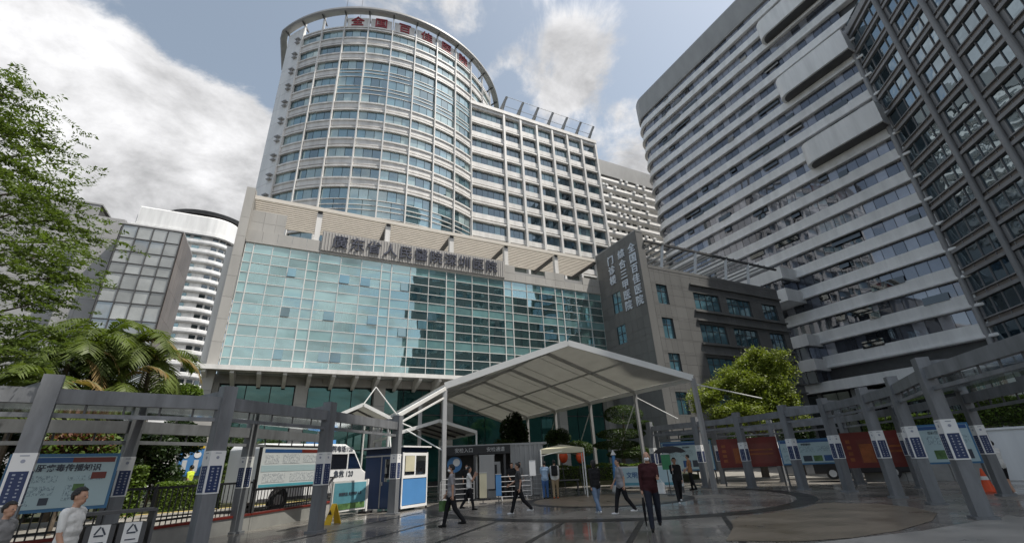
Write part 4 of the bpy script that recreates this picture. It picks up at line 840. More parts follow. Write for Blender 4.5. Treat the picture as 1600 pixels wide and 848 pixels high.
MB().cyl(tp_(1, sk, he-.3), Vector((25.5, 17.8, 4.6)), .035, n=6).build('guy_rod', X['white_metal'], T); MB().cyl(tp_(1, sk, he-.4), Vector((23.0, 20.5, 3.8)), .03, n=6).build('guy_rod', X['white_metal'], T); MB().cyl(tp_(1, .0, he-.3), Vector((22.3, 21.5, 3.8)), .03, n=6).build('guy_rod', X['white_metal'], T)
# lower walkway canopy left of the marquee
T = thing('walkway_canopy', 'low white gabled walkway canopy between booth and marquee', 'canopy', (5, 29, 0))
def gab(x0, x1, y0, y1, ze, zr):
    xm = (x0+x1)/2
    for xa, za, xb, zb in ((x0, ze, xm, zr), (xm, zr, x1, ze)):
        v = [(xa, y0, za), (xb, y0, zb), (xb, y1, zb), (xa, y1, za)]; v += [(a, b, c+.03) for a, b, c in v]; obj('roof_membrane', mesh('m', v, BF[:0]+[(0, 3, 2, 1), (4, 5, 6, 7), (0, 1, 5, 4), (1, 2, 6, 5), (2, 3, 7, 6), (3, 0, 4, 7)], X['membrane']), T)
        MB().bar((xa, y0-.03, za), (xb, y0-.03, zb), .1, .18).build('fascia', X['white_metal'], T)
        for k in range(1, 4): y = y0+(y1-y0)*k/4; MB().bar((xa, y, za-.06), (xb, y, zb-.06), .06, .1).build('rafter', X['dark_metal'], T)
    for x in (x0, x1):
        for y in (y0, y1): MB().cyl((x, y, 0), (x, y, ze), .06, n=8).build('post', X['white_metal'], T)
        MB().bar((x, y0, ze-.05), (x, y1, ze-.05), .08, .16).build('eave_beam', X['white_metal'], T)
gab(2.6, 5.6, 26.6, 35, 4.30, 5.0); gab(6.0, 10.6, 26.0, 33, 3.45, 4.1)
MB().bar((4.6, 20.2, 3.75), (7.7, 23.2, 5.45), .10, .16).build('brace_beam', X['white_metal'], T); MB().bar((4.7, 20.4, 3.45), (7.7, 23.3, 5.0), .06, .08).build('brace_beam', X['white_metal'], T)
for a, b in (((5.6, 26.6, 4.3), (7.2, 26, 3.55)), ((7.7, 23.4, 2.4), (6.4, 25.9, 3.6)), ((5.6, 24.2, 0), (5.4, 25.6, 3.7)), ((4.1, 26.6, 5.0), (4.75, 26.8, 6.0)), ((6.2, 26.8, 4.3), (4.75, 26.8, 6.0))): MB().cyl(a, b, .035, n=6).build('brace_rod', X['white_metal'], T)
# ================================================================== boards, booth, vehicles, small things
X['poster'] = mat('pale_blue_poster', (.40, .52, .55), .3, amt=.05); X['poster_white'] = mat('white_poster', (.62, .65, .66), .3, amt=.05)
X['board_blue'] = mat('blue_board_frame', (.05, .16, .30), .4); X['header_red'] = mat('red_header', (.17, .03, .02), .4, amt=.3); X['header_blue'] = mat('blue_header', (.03, .09, .24), .4)
X['ink'] = mat('dark_ink', (.05, .06, .08), .5); X['gold'] = mat('orange_graphic', (.27, .075, .02), .5, amt=.5, scale=2.2); X['cyan'] = mat('cyan_band', (.10, .38, .46), .4)
X['green_sign'] = mat('green_sign', (.03, .17, .07), .5); X['teal_banner'] = mat('teal_banner', (.10, .27, .33), .5, amt=.25, scale=1.2); X['grass_print'] = mat('printed_grass', (.09, .17, .06), .5, amt=.5, scale=6)
X['cream'] = mat('cream_canvas', (.46, .43, .31), .7); X['van_white'] = mat('van_white_paint', (.66, .67, .67), .25, amt=.05, spec=.6); X['chrome'] = mat('alloy', (.45, .45, .46), .3, metal=.8); X['lamp'] = glass('lamp_lens', (.4, .4, .38), .2)
def board(name, label, a, b, z0, z1, frame, face, cat='notice board', legs=True, group=None, th=.09):
    A, B = Vector(a), Vector(b); d_ = (B-A).normalized(); n = Vector((d_.y, -d_.x)); w = (B-A).length; rz = math.atan2(d_.y, d_.x); M_ = (A+B)/2
    T = thing(name, label, cat, (M_.x, M_.y, 0), group=group)
    box('panel', T, (M_.x, M_.y, (z0+z1)/2), (w-.02, th, z1-z0), frame, rz)
    c = M_+n*(th/2+.006); box('poster', T, (c.x, c.y, (z0+z1)/2), (w-.14, .008, z1-z0-.14), face, rz)
    if legs:
        for p in (A+d_*.08, B-d_*.08): box('leg', T, (p.x, p.y, z1/2), (.08, .08, z1), X['dark_metal'], rz)
    def put(nm, u0, u1, v0, v1, m, k=1): 
        c = A+d_*(w*(u0+u1)/2)+n*(th/2+.010+.004*k); return box(nm, T, (c.x, c.y, z0+(z1-z0)*(v0+v1)/2), (w*(u1-u0), .005, (z1-z0)*(v1-v0)), m, rz)
    def word(s, u, v, size, m): c = A+d_*(w*u)+n*(th/2+.020); return text('letter', T, s, size, (c.x, c.y, z0+(z1-z0)*v), (d_.x, d_.y, 0), m, .006, .004)
    return T, put, word
T, put, word = board('notice_board', 'pale blue health notice board behind the walking man in white', (-5.15, 14.30), (-3.38, 15.05), 1.06, 2.26, X['board_blue'], X['poster'])
put('header', .06, .55, .84, .93, X['header_blue']); put('header', .55, .95, .84, .93, X['header_red']); word('乙肝病毒传播知识', .5, .74, .16, X['ink'])
for (u0, u1, v0, v1) in ((.10, .46, .50, .62), (.10, .46, .28, .44), (.55, .90, .52, .60), (.55, .74, .18, .44), (.12, .30, .12, .22)): put('text_block', u0, u1, v0, v1, X['body_print'])
put('picture', .76, .90, .54, .66, X['header_red'], 2); put('picture', .62, .72, .34, .46, X['grass_print'], 2); put('picture', .36, .44, .12, .24, X['ink'], 2)
T, put, word = board('notice_board', 'white notice board on black posts in front of the ambulance', (-.42, 18.6), (1.75, 20.4), 1.16, 2.58, X['black'], X['poster_white'])
put('header', .06, .62, .83, .91, X['header_blue']); put('header', .62, .95, .83, .91, X['header_red']); put('band', .04, .96, .06, .12, X['cyan']); put('band', .04, .96, .40, .54, X['poster'])
for (u0, u1, v0, v1) in ((.08, .28, .58, .78), (.34, .60, .58, .80), (.66, .92, .60, .78), (.08, .40, .16, .36), (.48, .90, .16, .36)): put('text_block', u0, u1, v0, v1, X['body_print_white'])
# right hand boards
def blueboard(label, a, b, z0, z1, title, k):
    T, put, word = board('notice_board', label, a, b, z0, z1, X['board_blue'], X['poster'], group='blue notice boards along the right pergola')
    put('header', .04, .96, .86, .95, X['header_blue']); word(title, .5, .78, .11, X['ink'])
    for (u0, u1, v0, v1) in ((.06, .30, .50, .70), (.06, .30, .14, .40), (.36, .62, .48, .70), (.68, .94, .50, .70)): put('text_block', u0, u1, v0, v1, X['body_print'])
    for j in range(3): put('picture', .40+.18*j, .55+.18*j, .12, .34, (X['header_blue'], X['ink'], X['grass_print'])[(j+k) % 3], 2)
blueboard('wide pale blue board behind the man holding a furled umbrella', (22.9, 24.0), (24.9, 21.6), .80, 2.55, '就诊须知', 0)
blueboard('pale blue board between the two red boards', (24.0, 16.5), (25.2, 14.3), 1.0, 2.2, '医院简介', 1)
blueboard('pale blue board near the orange cone at the far right', (24.6, 11.1), (25.5, 9.0), .9, 2.45, '健康教育', 2)
def redboard(label, a, b, z0, z1):
    T, put, word = board('red_board', label, a, b, z0, z1, X['red'], X['red'], 'display board', group='red display boards')
    A, B = Vector(a), Vector(b); d_ = (B-A).normalized(); 
    put('screen', .24, .94, .12, .80, X['header_red']); put('graphic', .26, .46, .14, .66, X['gold'], 2); put('text_block', .50, .90, .40, .46, X['gold'], 2); put('text_block', .50, .90, .54, .60, X['gold'], 2)
    for j in range(4): put('emblem', .07, .14, .18+.17*j, .28+.17*j, X['gold'], 2)
redboard('dark red display board under the bright tree', (22.9, 19.5), (24.7, 17.0), .95, 2.45)
redboard('dark red display board right of the middle blue board', (24.5, 13.6), (25.7, 11.4), .8, 2.35)
# white wall with blue sign, right edge
T = thing('boundary_wall', 'white rendered boundary wall with a blue sign under the right hedge', 'wall', (30, 10, 0))
for k in range(6):
    a = Vector((29.4, 15.6)).lerp(Vector((32.2, 5.0)), k/6); b = Vector((29.4, 15.6)).lerp(Vector((32.2, 5.0)), (k+1)/6); e = (b-a)*.006
    MB().bar((*(a+e), 1.05), (*(b-e), 1.05), .25, 2.3).build('wall_panel', X['white_panel'] if k > 2 else X['concrete'], T)
MB().bar((29.4, 15.6, 2.23), (32.2, 5.0, 2.23), .4, .1).build('coping', X['white_panel'], T)
a, b = Vector((31.0, 8.9)), Vector((31.55, 6.8)); MB().bar((a.x-.17, a.y-.04, 1.55), (b.x-.17, b.y-.04, 1.55), .03, .8).build('blue_sign', X['blue'], T)
# --- guard booth
T = thing('guard_booth', 'blue and white guard booth beside the left pergola', 'booth', (5.5, 22.3, 0))
C0, Lf, Rt = Vector((5.05, 20.9)), Vector((4.2, 22.7)), Vector((6.85, 22.2)); u1 = (Rt-C0).normalized(); u2 = Vector((-u1.y, u1.x)); w1, w2 = 1.75, 2.1; HB = 2.5
q = [C0, C0+u1*w1, C0+u1*w1+u2*w2, C0+u2*w2]; rz1 = math.atan2(u1.y, u1.x); rz2 = math.atan2(u2.y, u2.x)
MB().prism([tuple(p) for p in q], .10, HB).build('body', X['dkblue'], T)
def pan(nm, o0, ud, w0, w1_, z0, z1, m, out=.02, par_=None):
    n_ = Vector((ud.y, -ud.x)); c = o0+ud*((w0+w1_)/2)+n_*(out/2) if par_ is None else o0+ud*((w0+w1_)/2)+n_*out; return box(nm, par_ or T, (c.x, c.y, (z0+z1)/2), (w1_-w0, out if par_ is None else .02, z1-z0), m, math.atan2(ud.y, ud.x))
pan('lower_panel', C0, u1, .08, w1-.08, .22, 1.22, X['blue'], .03); pan('window_wall', C0, u1, .05, w1-.05, 1.25, 2.28, X['white'], .03)
w_ = pan('window', C0, u1, .90, 1.58, 1.40, 2.16, X['blackglass'], .05); w_ = pan('window', C0, u1, .15, .80, 1.40, 2.16, X['blackglass'], .045); pan('blind', C0, u1, .17, .78, 1.52, 2.15, X['cream'], .058)
for k in (0, w1): pan('corner_trim', C0, u1, max(0, k-.06), max(.06, k), .1, 2.3, X['white'], .04)
pan('base_trim', C0, u1, 0, w1, .10, .2, X['white'], .05)
n2 = -u1; E0 = C0+u2*w2; e_ = -u2                                        # left face, door side
dr = pan('door', E0, e_, 1.0, 1.85, .15, 2.15, X['dkblue'], .03); pan('glass', E0, e_, 1.2, 1.7, 1.15, 2.05, X['blackglass'], .045, dr); pan('handle', E0, e_, 1.05, 1.10, 1.0, 1.15, X['chrome'], .05, dr)
for a_ in (.95, 1.87): pan('door_frame', E0, e_, a_, a_+.05, .12, 2.2, X['metal'], .045)
pan('side_trim', E0, e_, 0, 2.1, 2.16, 2.22, X['metal'], .045)
g = [p+((p-(q[0]+q[2])/2).normalized()*.18) for p in q]; MB().prism([tuple(p) for p in g], HB, HB+.06).build('roof', X['white'], T); MB().prism([tuple(p) for p in q], HB-.22, HB-.002).build('fascia', X['black'], T)
for p in q: MB().cyl((p.x, p.y, 0), (p.x, p.y, .12), .04, n=8).build('foot', X['black'], T)
# --- ambulance
T = thing('ambulance', 'white ambulance van with dark windows parked behind the railing', 'van', (-.45, 20.95, .35), rad(35), local=True)
def bev(me_obj, w, seg=2):
    bm = bmesh.new(); bm.from_mesh(me_obj.data); bmesh.ops.bevel(bm, geom=[e for e in bm.edges if e.calc_face_angle(0) > .5], offset=w, segments=seg, affect='EDGES', profile=.6); bm.to_mesh(me_obj.data); bm.free(); me_obj.data.polygons.foreach_set('use_smooth', [False]*len(me_obj.data.polygons))
prof = [(0, .35), (0, 2.25), (.12, 2.42), (4.2, 2.45), (4.75, 2.2), (5.35, 1.35), (5.75, 1.15), (5.9, .9), (5.9, .35)]
n = len(prof); v = [(x, 0, z) for x, z in prof]+[(x, 2.0, z) for x, z in prof]
o = obj('body', mesh('body', v, [tuple(range(n)), tuple(range(2*n-1, n-1, -1))]+[(i, n+i, n+(i+1) % n, (i+1) % n) for i in range(n)], X['van_white']), T); bev(o, .07)
for a_, b_ in ((.35, 1.75), (1.85, 3.05), (3.15, 4.35)): box2('side_window', T, (a_, -.012, 1.40), (b_, .02, 2.02), X['blackglass'])
MB().add([(4.82, .1, 2.16), (4.82, 1.9, 2.16), (5.36, 1.9, 1.40), (5.36, .1, 1.40), (4.86, .1, 2.18), (4.86, 1.9, 2.18), (5.40, 1.9, 1.42), (5.40, .1, 1.42)], BF).build('windscreen', X['blackglass'], T)
MB().add([(4.42, -.012, 1.4), (5.2, -.012, 1.4), (4.75, -.012, 2.05), (4.42, -.012, 2.05), (4.42, .02, 1.4), (5.2, .02, 1.4), (4.75, .02, 2.05), (4.42, .02, 2.05)], BF).build('front_side_window', X['blackglass'], T)
for x in (1.05, 4.75):
    for y in (-.04, 1.82): t_ = MB().cyl((x, y, .36), (x, y+.22, .36), .36, n=24).build('wheel', X['rubber'], T); MB().cyl((x, y-.012, .36), (x, y+.03, .36), .21, .19, 10).build('rim', X['chrome'], t_)
    MB().cyl((x, -.006, .40), (x, .06, .40), .43, n=24).build('wheel_arch', X['black'], T)
box2('bumper', T, (5.86, .05, .4), (5.98, 1.95, .7), X['dark_metal']); box2('sill', T, (.2, -.02, .33), (5.6, .03, .45), X['dark_metal'])
for y in (.25, 1.5): box2('headlight', T, (5.86, y, .85), (5.935, y+.35, 1.05), X['lamp'])
MB().box((3.6, 1.0, 2.56), (.5, 1.4, .16)).build('light_bar', X['blue'], T)
text('letter', T, '医院电话:120', .26, (3.9, -.016, 2.23), (1, 0, 0), X['ink'], .006, .004); text('letter', T, '急救 120', .30, (4.2, -.016, 1.18), (1, 0, 0), X['ink'], .006, .004)
# --- dark car behind the right boards
T = thing('parked_car', 'dark parked car half hidden behind the middle blue board', 'car', (27.6, 17.2, .12), rad(-60), local=True)
prof = [(0, .3), (0, .85), (.25, .98), (1.0, 1.02), (1.6, 1.42), (2.9, 1.42), (3.5, .98), (4.3, .85), (4.45, .6), (4.45, .3)]; n = len(prof)
o = obj('body', mesh('car', [(x, 0, z) for x, z in prof]+[(x, 1.75, z) for x, z in prof], [tuple(range(n)), tuple(range(2*n-1, n-1, -1))]+[(i, n+i, n+(i+1) % n, (i+1) % n) for i in range(n)], X['black']), T); bev(o, .06)
MB().add([(1.15, -.01, 1.0), (2.2, -.01, 1.0), (2.2, -.01, 1.36), (1.65, -.01, 1.36), (1.15, .02, 1.0), (2.2, .02, 1.0), (2.2, .02, 1.36), (1.65, .02, 1.36)], BF).build('side_window', X['blackglass'], T)
MB().add([(2.3, -.01, 1.0), (3.35, -.01, 1.0), (2.85, -.01, 1.36), (2.3, -.01, 1.36), (2.3, .02, 1.0), (3.35, .02, 1.0), (2.85, .02, 1.36), (2.3, .02, 1.36)], BF).build('side_window', X['blackglass'], T)
for x in (.85, 3.55):
    for y in (-.01, 1.56): t_ = MB().cyl((x, y, .31), (x, y+.2, .31), .31, n=20).build('wheel', X['rubber'], T); MB().cyl((x, y-.01, .31), (x, y+.03, .31), .19, n=10).build('rim', X['chrome'], t_)
# --- banners on stands
T, put, word = board('banner_stand', 'teal banner with a grassy foot beside the yellow wet floor sign', (2.25, 20.4), (3.75, 21.65), .18, 1.28, X['white_metal'], X['teal_banner'], 'banner')
put('grass_strip', .05, .95, .07, .26, X['grass_print']); word('尊重医生 关爱医护人员', .5, .56, .125, X['ink']); MB().box((3.8, 21.7, .65), (.09, .09, 1.3), .7).build('post', X['white'], T); MB().box((3.8, 21.7, .04), (.4, .4, .08), .7).build('base', X['black'], T)
T, put, word = board('banner_stand', 'pale blue queue banner behind the man in the striped shirt', (17.2, 21.8), (18.9, 18.6), .25, 1.25, X['white_metal'], X['poster'], 'banner')
word('文明就医', .35, .55, .32, X['header_blue']); put('grass_strip', .05, .95, .07, .2, X['teal_banner'])
# --- wet floor sign
T = thing('wet_floor_sign', 'yellow folding wet floor sign beside the pergola post', 'floor sign', (2.15, 18.3, 0))
for s in (-1, 1):
    a = Vector((2.15, 18.3, 0)); e = Vector((.80, .6, 0)); b = Vector((-.6, .8, 0))
    w0, w1 = .16, .09; v = [a+e*(.24*s)-b*w0, a+e*(.24*s)+b*w0, a+e*(.02*s)+b*w1+Vector((0, 0, .62)), a+e*(.02*s)-b*w1+Vector((0, 0, .62))]; v += [p-e*(.02*s) for p in v]
    pl = obj('leaf', mesh('leaf', v, BF, X['yellow']), T)
    c = [a+e*(.15*s)-b*.09+Vector((0, 0, .30)), a+e*(.15*s)+b*.09+Vector((0, 0, .30)), a+e*(.095*s)+b*.05+Vector((0, 0, .45))]; c = [p+e*.012*s for p in c]; obj('symbol', mesh('symbol', c, [(0, 1, 2)], X['black']), pl)
# --- recycling bins
T = thing('recycling_bin', 'dark twin litter bin with white recycling labels near the man in white', 'litter bin', (-2.4, 11.75, 0))
a, b = Vector((-2.85, 11.55)), Vector((-2.0, 11.92)); d_ = (b-a).normalized(); rz = math.atan2(d_.y, d_.x); M_ = (a+b)/2; n_ = Vector((d_.y, -d_.x))
for k in (0, 1):
    c = a.lerp(b, .25+.5*k); bn = box('bin', T, (c.x, c.y, .46), (.42, .34, .88), X['dark_metal'], rz); e = c+n_*.172; lb = box('label', bn, (e.x, e.y, .74), (.26, .006, .34), X['white'], rz)
    r_ = MB(); cc = e+n_*.006
    for t in range(3):
        A_ = rad(90+120*t); 
        P0_, P1_ = Vector((math.cos(A_), math.sin(A_)))*.10, Vector((math.cos(A_+2.094), math.sin(A_+2.094)))*.10; pA = [tuple(P0_.lerp(P1_, .06)), tuple(P0_.lerp(P1_, .84))]
        for p, q_ in zip(pA[:-1], pA[1:]): r_.bar((cc.x+d_.x*p[0], cc.y+d_.y*p[0], .79+p[1]), (cc.x+d_.x*q_[0], cc.y+d_.y*q_[0], .79+q_[1]), .026, .004, up=(n_.x, n_.y, 0))
    r_.build('recycling_symbol', X['ink'], lb); MB().box((e.x+n_.x*.004, e.y+n_.y*.004, .63), (.16, .004, .02), rz).build('print_line', X['ink'], lb)
MB().box((M_.x, M_.y, 1.10), (1.06, .46, .05), rz).build('roof', X['dark_metal'], T)
for k in (0, 1): c = a.lerp(b, -.08+1.16*k); box('side_post', T, (c.x, c.y, .56), (.05, .36, 1.12), X['dark_metal'], rz)
# --- container shed with dark fascia
T = thing('security_shed', 'corrugated security shed with a dark lettered fascia under the marquee', 'shed', (11, 25.4, 0))
a, b = Vector((8.55, 26.3)), Vector((14.0, 23.9)); d_ = (b-a).normalized(); n_ = Vector((d_.y, -d_.x)); rz = math.atan2(d_.y, d_.x)
def sp(u, out, z): p = a+d_*u+n_*out; return (p.x, p.y, z)
LN = (b-a).length
MB().box(sp(LN/2, -1.6, 2.68), (LN+.2, 3.4, .12), rz).build('roof', X['grey_panel'], T); fs = MB().box(sp(LN*.33, .16, 2.44), (LN*.66, .1, .46), rz).build('fascia', X['black'], T)
text('letter', fs, '安检入口', .26, sp(1.3, .23, 2.44), d_.to_3d(), X['metal'], .01); text('letter', fs, '安检通道', .26, sp(3.1, .23, 2.44), d_.to_3d(), X['metal'], .01)
MB().box(sp(LN/2, -3.2, 1.3), (LN, .08, 2.6), rz).build('back_wall', X['dark_metal'], T)
for k in range(14): MB().box(sp(LN*.66+.07+.135*k, .0 if k % 2 else .05, 1.32), (.13, .06, 2.6), rz).build('corrugation', X['grey_panel'], T)
for u in (.05, 1.9, 3.6): MB().box(sp(u, .05, 1.2), (.12, .12, 2.4), rz).build('post', X['dark_metal'], T)
MB().box(sp(1.0, .0, .55), (1.4, .5, 1.1), rz).build('counter', X['dark_metal'], T); MB().box(sp(2.9, -.4, .9), (.9, .7, 1.8), rz).build('scanner', X['grey_panel'], T); MB().box(sp(2.9, -.04, 1.0), (.5, .02, 1.3), rz).build('scanner_opening', X['black'], T)
T2 = thing('round_sign', 'round blue and white sign standing inside the security shed', 'sign', sp(.75, -.3, 0)); MB().cyl(sp(.75, -.3, 1.75), sp(.75, -.25, 1.75), .42, n=28).build('disc', X['blue'], T2); MB().cyl(sp(.86, -.24, 1.85), sp(.86, -.225, 1.85), .2, n=20).build('emblem', X['white'], T2); MB().cyl(sp(.75, -.3, 0), sp(.75, -.3, 1.4), .03).build('pole', X['metal'], T2)
# --- crowd barriers
def crowd(label, a, b):
    A, B = Vector(a), Vector(b); d_ = (B-A).normalized(); T = thing('crowd_barrier', label, 'barrier', ((A.x+B.x)/2, (A.y+B.y)/2, 0), group='steel crowd barriers'); Ln = (B-A).length
    pt_ = [(*A, .18), (*A, .95), (*(A+d_*.12), 1.08), (*(B-d_*.12), 1.08), (*B, .95), (*B, .18)]; MB().tube(pt_, .022, 8).build('frame', X['metal'], T)
    for z in (.2, .42, .64, .86): MB().cyl((*A, z), (*B, z), .013, n=6).build('rail', X['metal'], T)
    n_ = Vector((d_.y, -d_.x))
    for p in (A+d_*.25, B-d_*.25): MB().tube([(*(p-n_*.3), .02), (*p, .2), (*(p+n_*.3), .02)], .02, 6).build('foot', X['metal'], T)
crowd('steel crowd barrier behind the woman in white', (7.4, 22.8), (8.9, 22.2)); crowd('steel crowd barrier behind the walker in white shoes', (10.0, 22.0), (11.6, 21.4)); crowd('steel crowd barrier ending at the corrugated shed wall', (11.9, 22.9), (13.0, 22.5))
# --- small upright signs
def stand(name, label, p, w, z0, z1, m, rz, cat='sign', pole=True):
    T = thing(name, label, cat, (p[0], p[1], 0)); box('panel', T, (p[0], p[1], (z0+z1)/2), (w, .03, z1-z0), m, rz); d_ = Vector((math.cos(rz), math.sin(rz)))
    box('frame', T, (p[0], p[1]+.0, z1+.02), (w+.03, .04, .03), X['metal'], rz)
    MB().cyl((p[0], p[1]+.03, .02), (p[0], p[1]+.03, z0+.1), .022, n=8).build('pole', X['dark_metal'], T); MB().cyl((p[0], p[1]+.03, 0), (p[0], p[1]+.03, .04), .17, n=16).build('base', X['dark_metal'], T); return T
RZ = rad(-27)
stand('upright_sign', 'narrow yellow and white upright sign beside the barrier', (9.0, 21.3), .34, .25, 1.3, X['cream'], RZ); stand('upright_sign', 'narrow blue upright sign beside the yellow one', (9.75, 21.2), .26, .3, 1.2, X['blue'], RZ)
stand('upright_sign', 'small white notice on a pole beside the man in pale blue', (12.0, 21.9), .32, 1.05, 1.75, X['white'], RZ); stand('upright_sign', 'tilted green notice on a pole behind the man in maroon', (16.6, 17.2), .42, 1.1, 1.75, X['green_sign'], rad(-40))
stand('upright_sign', 'grey lattice leaflet rack in front of the security shed', (10.2, 23.6), .8, .5, 2.1, X['grey_panel'], RZ)
T = thing('sanitiser_stand', 'blue conical stand with a white cap in front of the topiary', 'stand', (17.8, 22.6, 0)); MB().cyl((17.8, 22.6, .3), (17.8, 22.6, 1.85), .17, .10, 16).build('body', X['blue'], T); MB().cyl((17.8, 22.6, 1.88), (17.8, 22.6, 2.15), .17, .02, 16).build('cap', X['white'], T); MB().cyl((17.8, 22.6, 0), (17.8, 22.6, .3), .3, .24, 16).build('base', X['white'], T)
# --- cream pop-up canopy
T = thing('pop_up_canopy', 'cream pop up canopy beside the man with the backpack', 'canopy', (13.4, 21.4, 0))
a, b = Vector((12.45, 21.75)), Vector((14.35, 20.6)); d_ = (b-a).normalized(); n_ = Vector((-d_.y, d_.x)); qq = [a, b, b+n_*2, a+n_*2]; c = (qq[0]+qq[2])/2
v = [(*p, 2.28) for p in qq]+[(c.x, c.y, 2.5)]+[(*p, 2.05) for p in qq]; obj('roof', mesh('roof', v, [(0, 1, 4), (1, 2, 4), (2, 3, 4), (3, 0, 4), (0, 5, 6, 1), (1, 6, 7, 2), (2, 7, 8, 3), (3, 8, 5, 0)], X['cream']), T)
for p in qq: MB().cyl((*p, 0), (*p, 2.25), .035, n=8).build('leg', X['white_metal'], T)
for p, q_ in zip(qq, qq[1:]+qq[:1]): MB().cyl((*p, 1.95), (*((p+q_)/2), 2.15), .015, n=6).build('strut', X['white_metal'], T)
T = thing('table', 'low dark table under the cream canopy', 'table', (13.9, 22.0, 0)); MB().box((13.9, 22.0, .75), (1.6, .7, .05), rad(-31)).build('table_top', X['dark_metal'], T)
for x, y in ((-.7, -.28), (.7, -.28), (.7, .28), (-.7, .28)): c_, s_ = math.cos(rad(-31)), math.sin(rad(-31)); box('leg', T, (13.9+x*c_-y*s_, 22+x*s_+y*c_, .365), (.05, .05, .73), X['dark_metal'])
for (p, lb) in (((15.0, 23.6, 1.9), 'red paper lantern left of the marquee post'), ((15.9, 23.2, 1.85), 'red paper lantern right of the marquee post')):
    T = thing('lantern', lb, 'lantern', p, group='red paper lanterns'); MB().ell(p, (.26, .26, .34), 14, 8).build('shade', X['orange'], T, True); MB().cyl((p[0], p[1], p[2]+.3), (p[0], p[1], p[2]+.7), .01, n=5).build('cord', X['black'], T); MB().cyl((p[0], p[1], 0), (p[0], p[1]+.3, 2.6), .025, n=6).build('pole', X['dark_metal'], T)
# --- cone, blue yellow direction sign
T = thing('traffic_cone', 'orange traffic cone between the right hand pergola posts', 'cone', (23.3, 8.4, 0)); MB().cyl((23.3, 8.4, .03), (23.3, 8.4, .78), .19, .03, 18).build('cone_body', X['orange'], T); MB().cyl((23.3, 8.4, .4), (23.3, 8.4, .52), .118, .088, 18).build('reflective_band', X['white'], T); MB().box((23.3, 8.4, .02), (.42, .42, .04)).build('base', X['orange'], T)
T = thing('direction_sign', 'blue direction sign with a yellow top on a stone pier', 'sign', (-3.75, 29.75, .5)); box2('panel', T, (-4.25, 29.70, 1.75), (-3.25, 29.78, 3.05), X['blue']); box2('yellow_header', T, (-4.25, 29.68, 3.06), (-3.25, 29.78, 3.35), X['yellow']); box2('pier', T, (-4.5, 29.8, .4), (-3.0, 30.6, 4.6), X['stone'])
for x in (-4.0, -3.5): MB().cyl((x, 29.69, 2.75), (x, 29.685, 2.75), .16, n=18).build('symbol', X['white'], T); box2('text_block', T, (x-.1, 29.685, 1.9), (x+.1, 29.695, 2.5), X['white_print'])
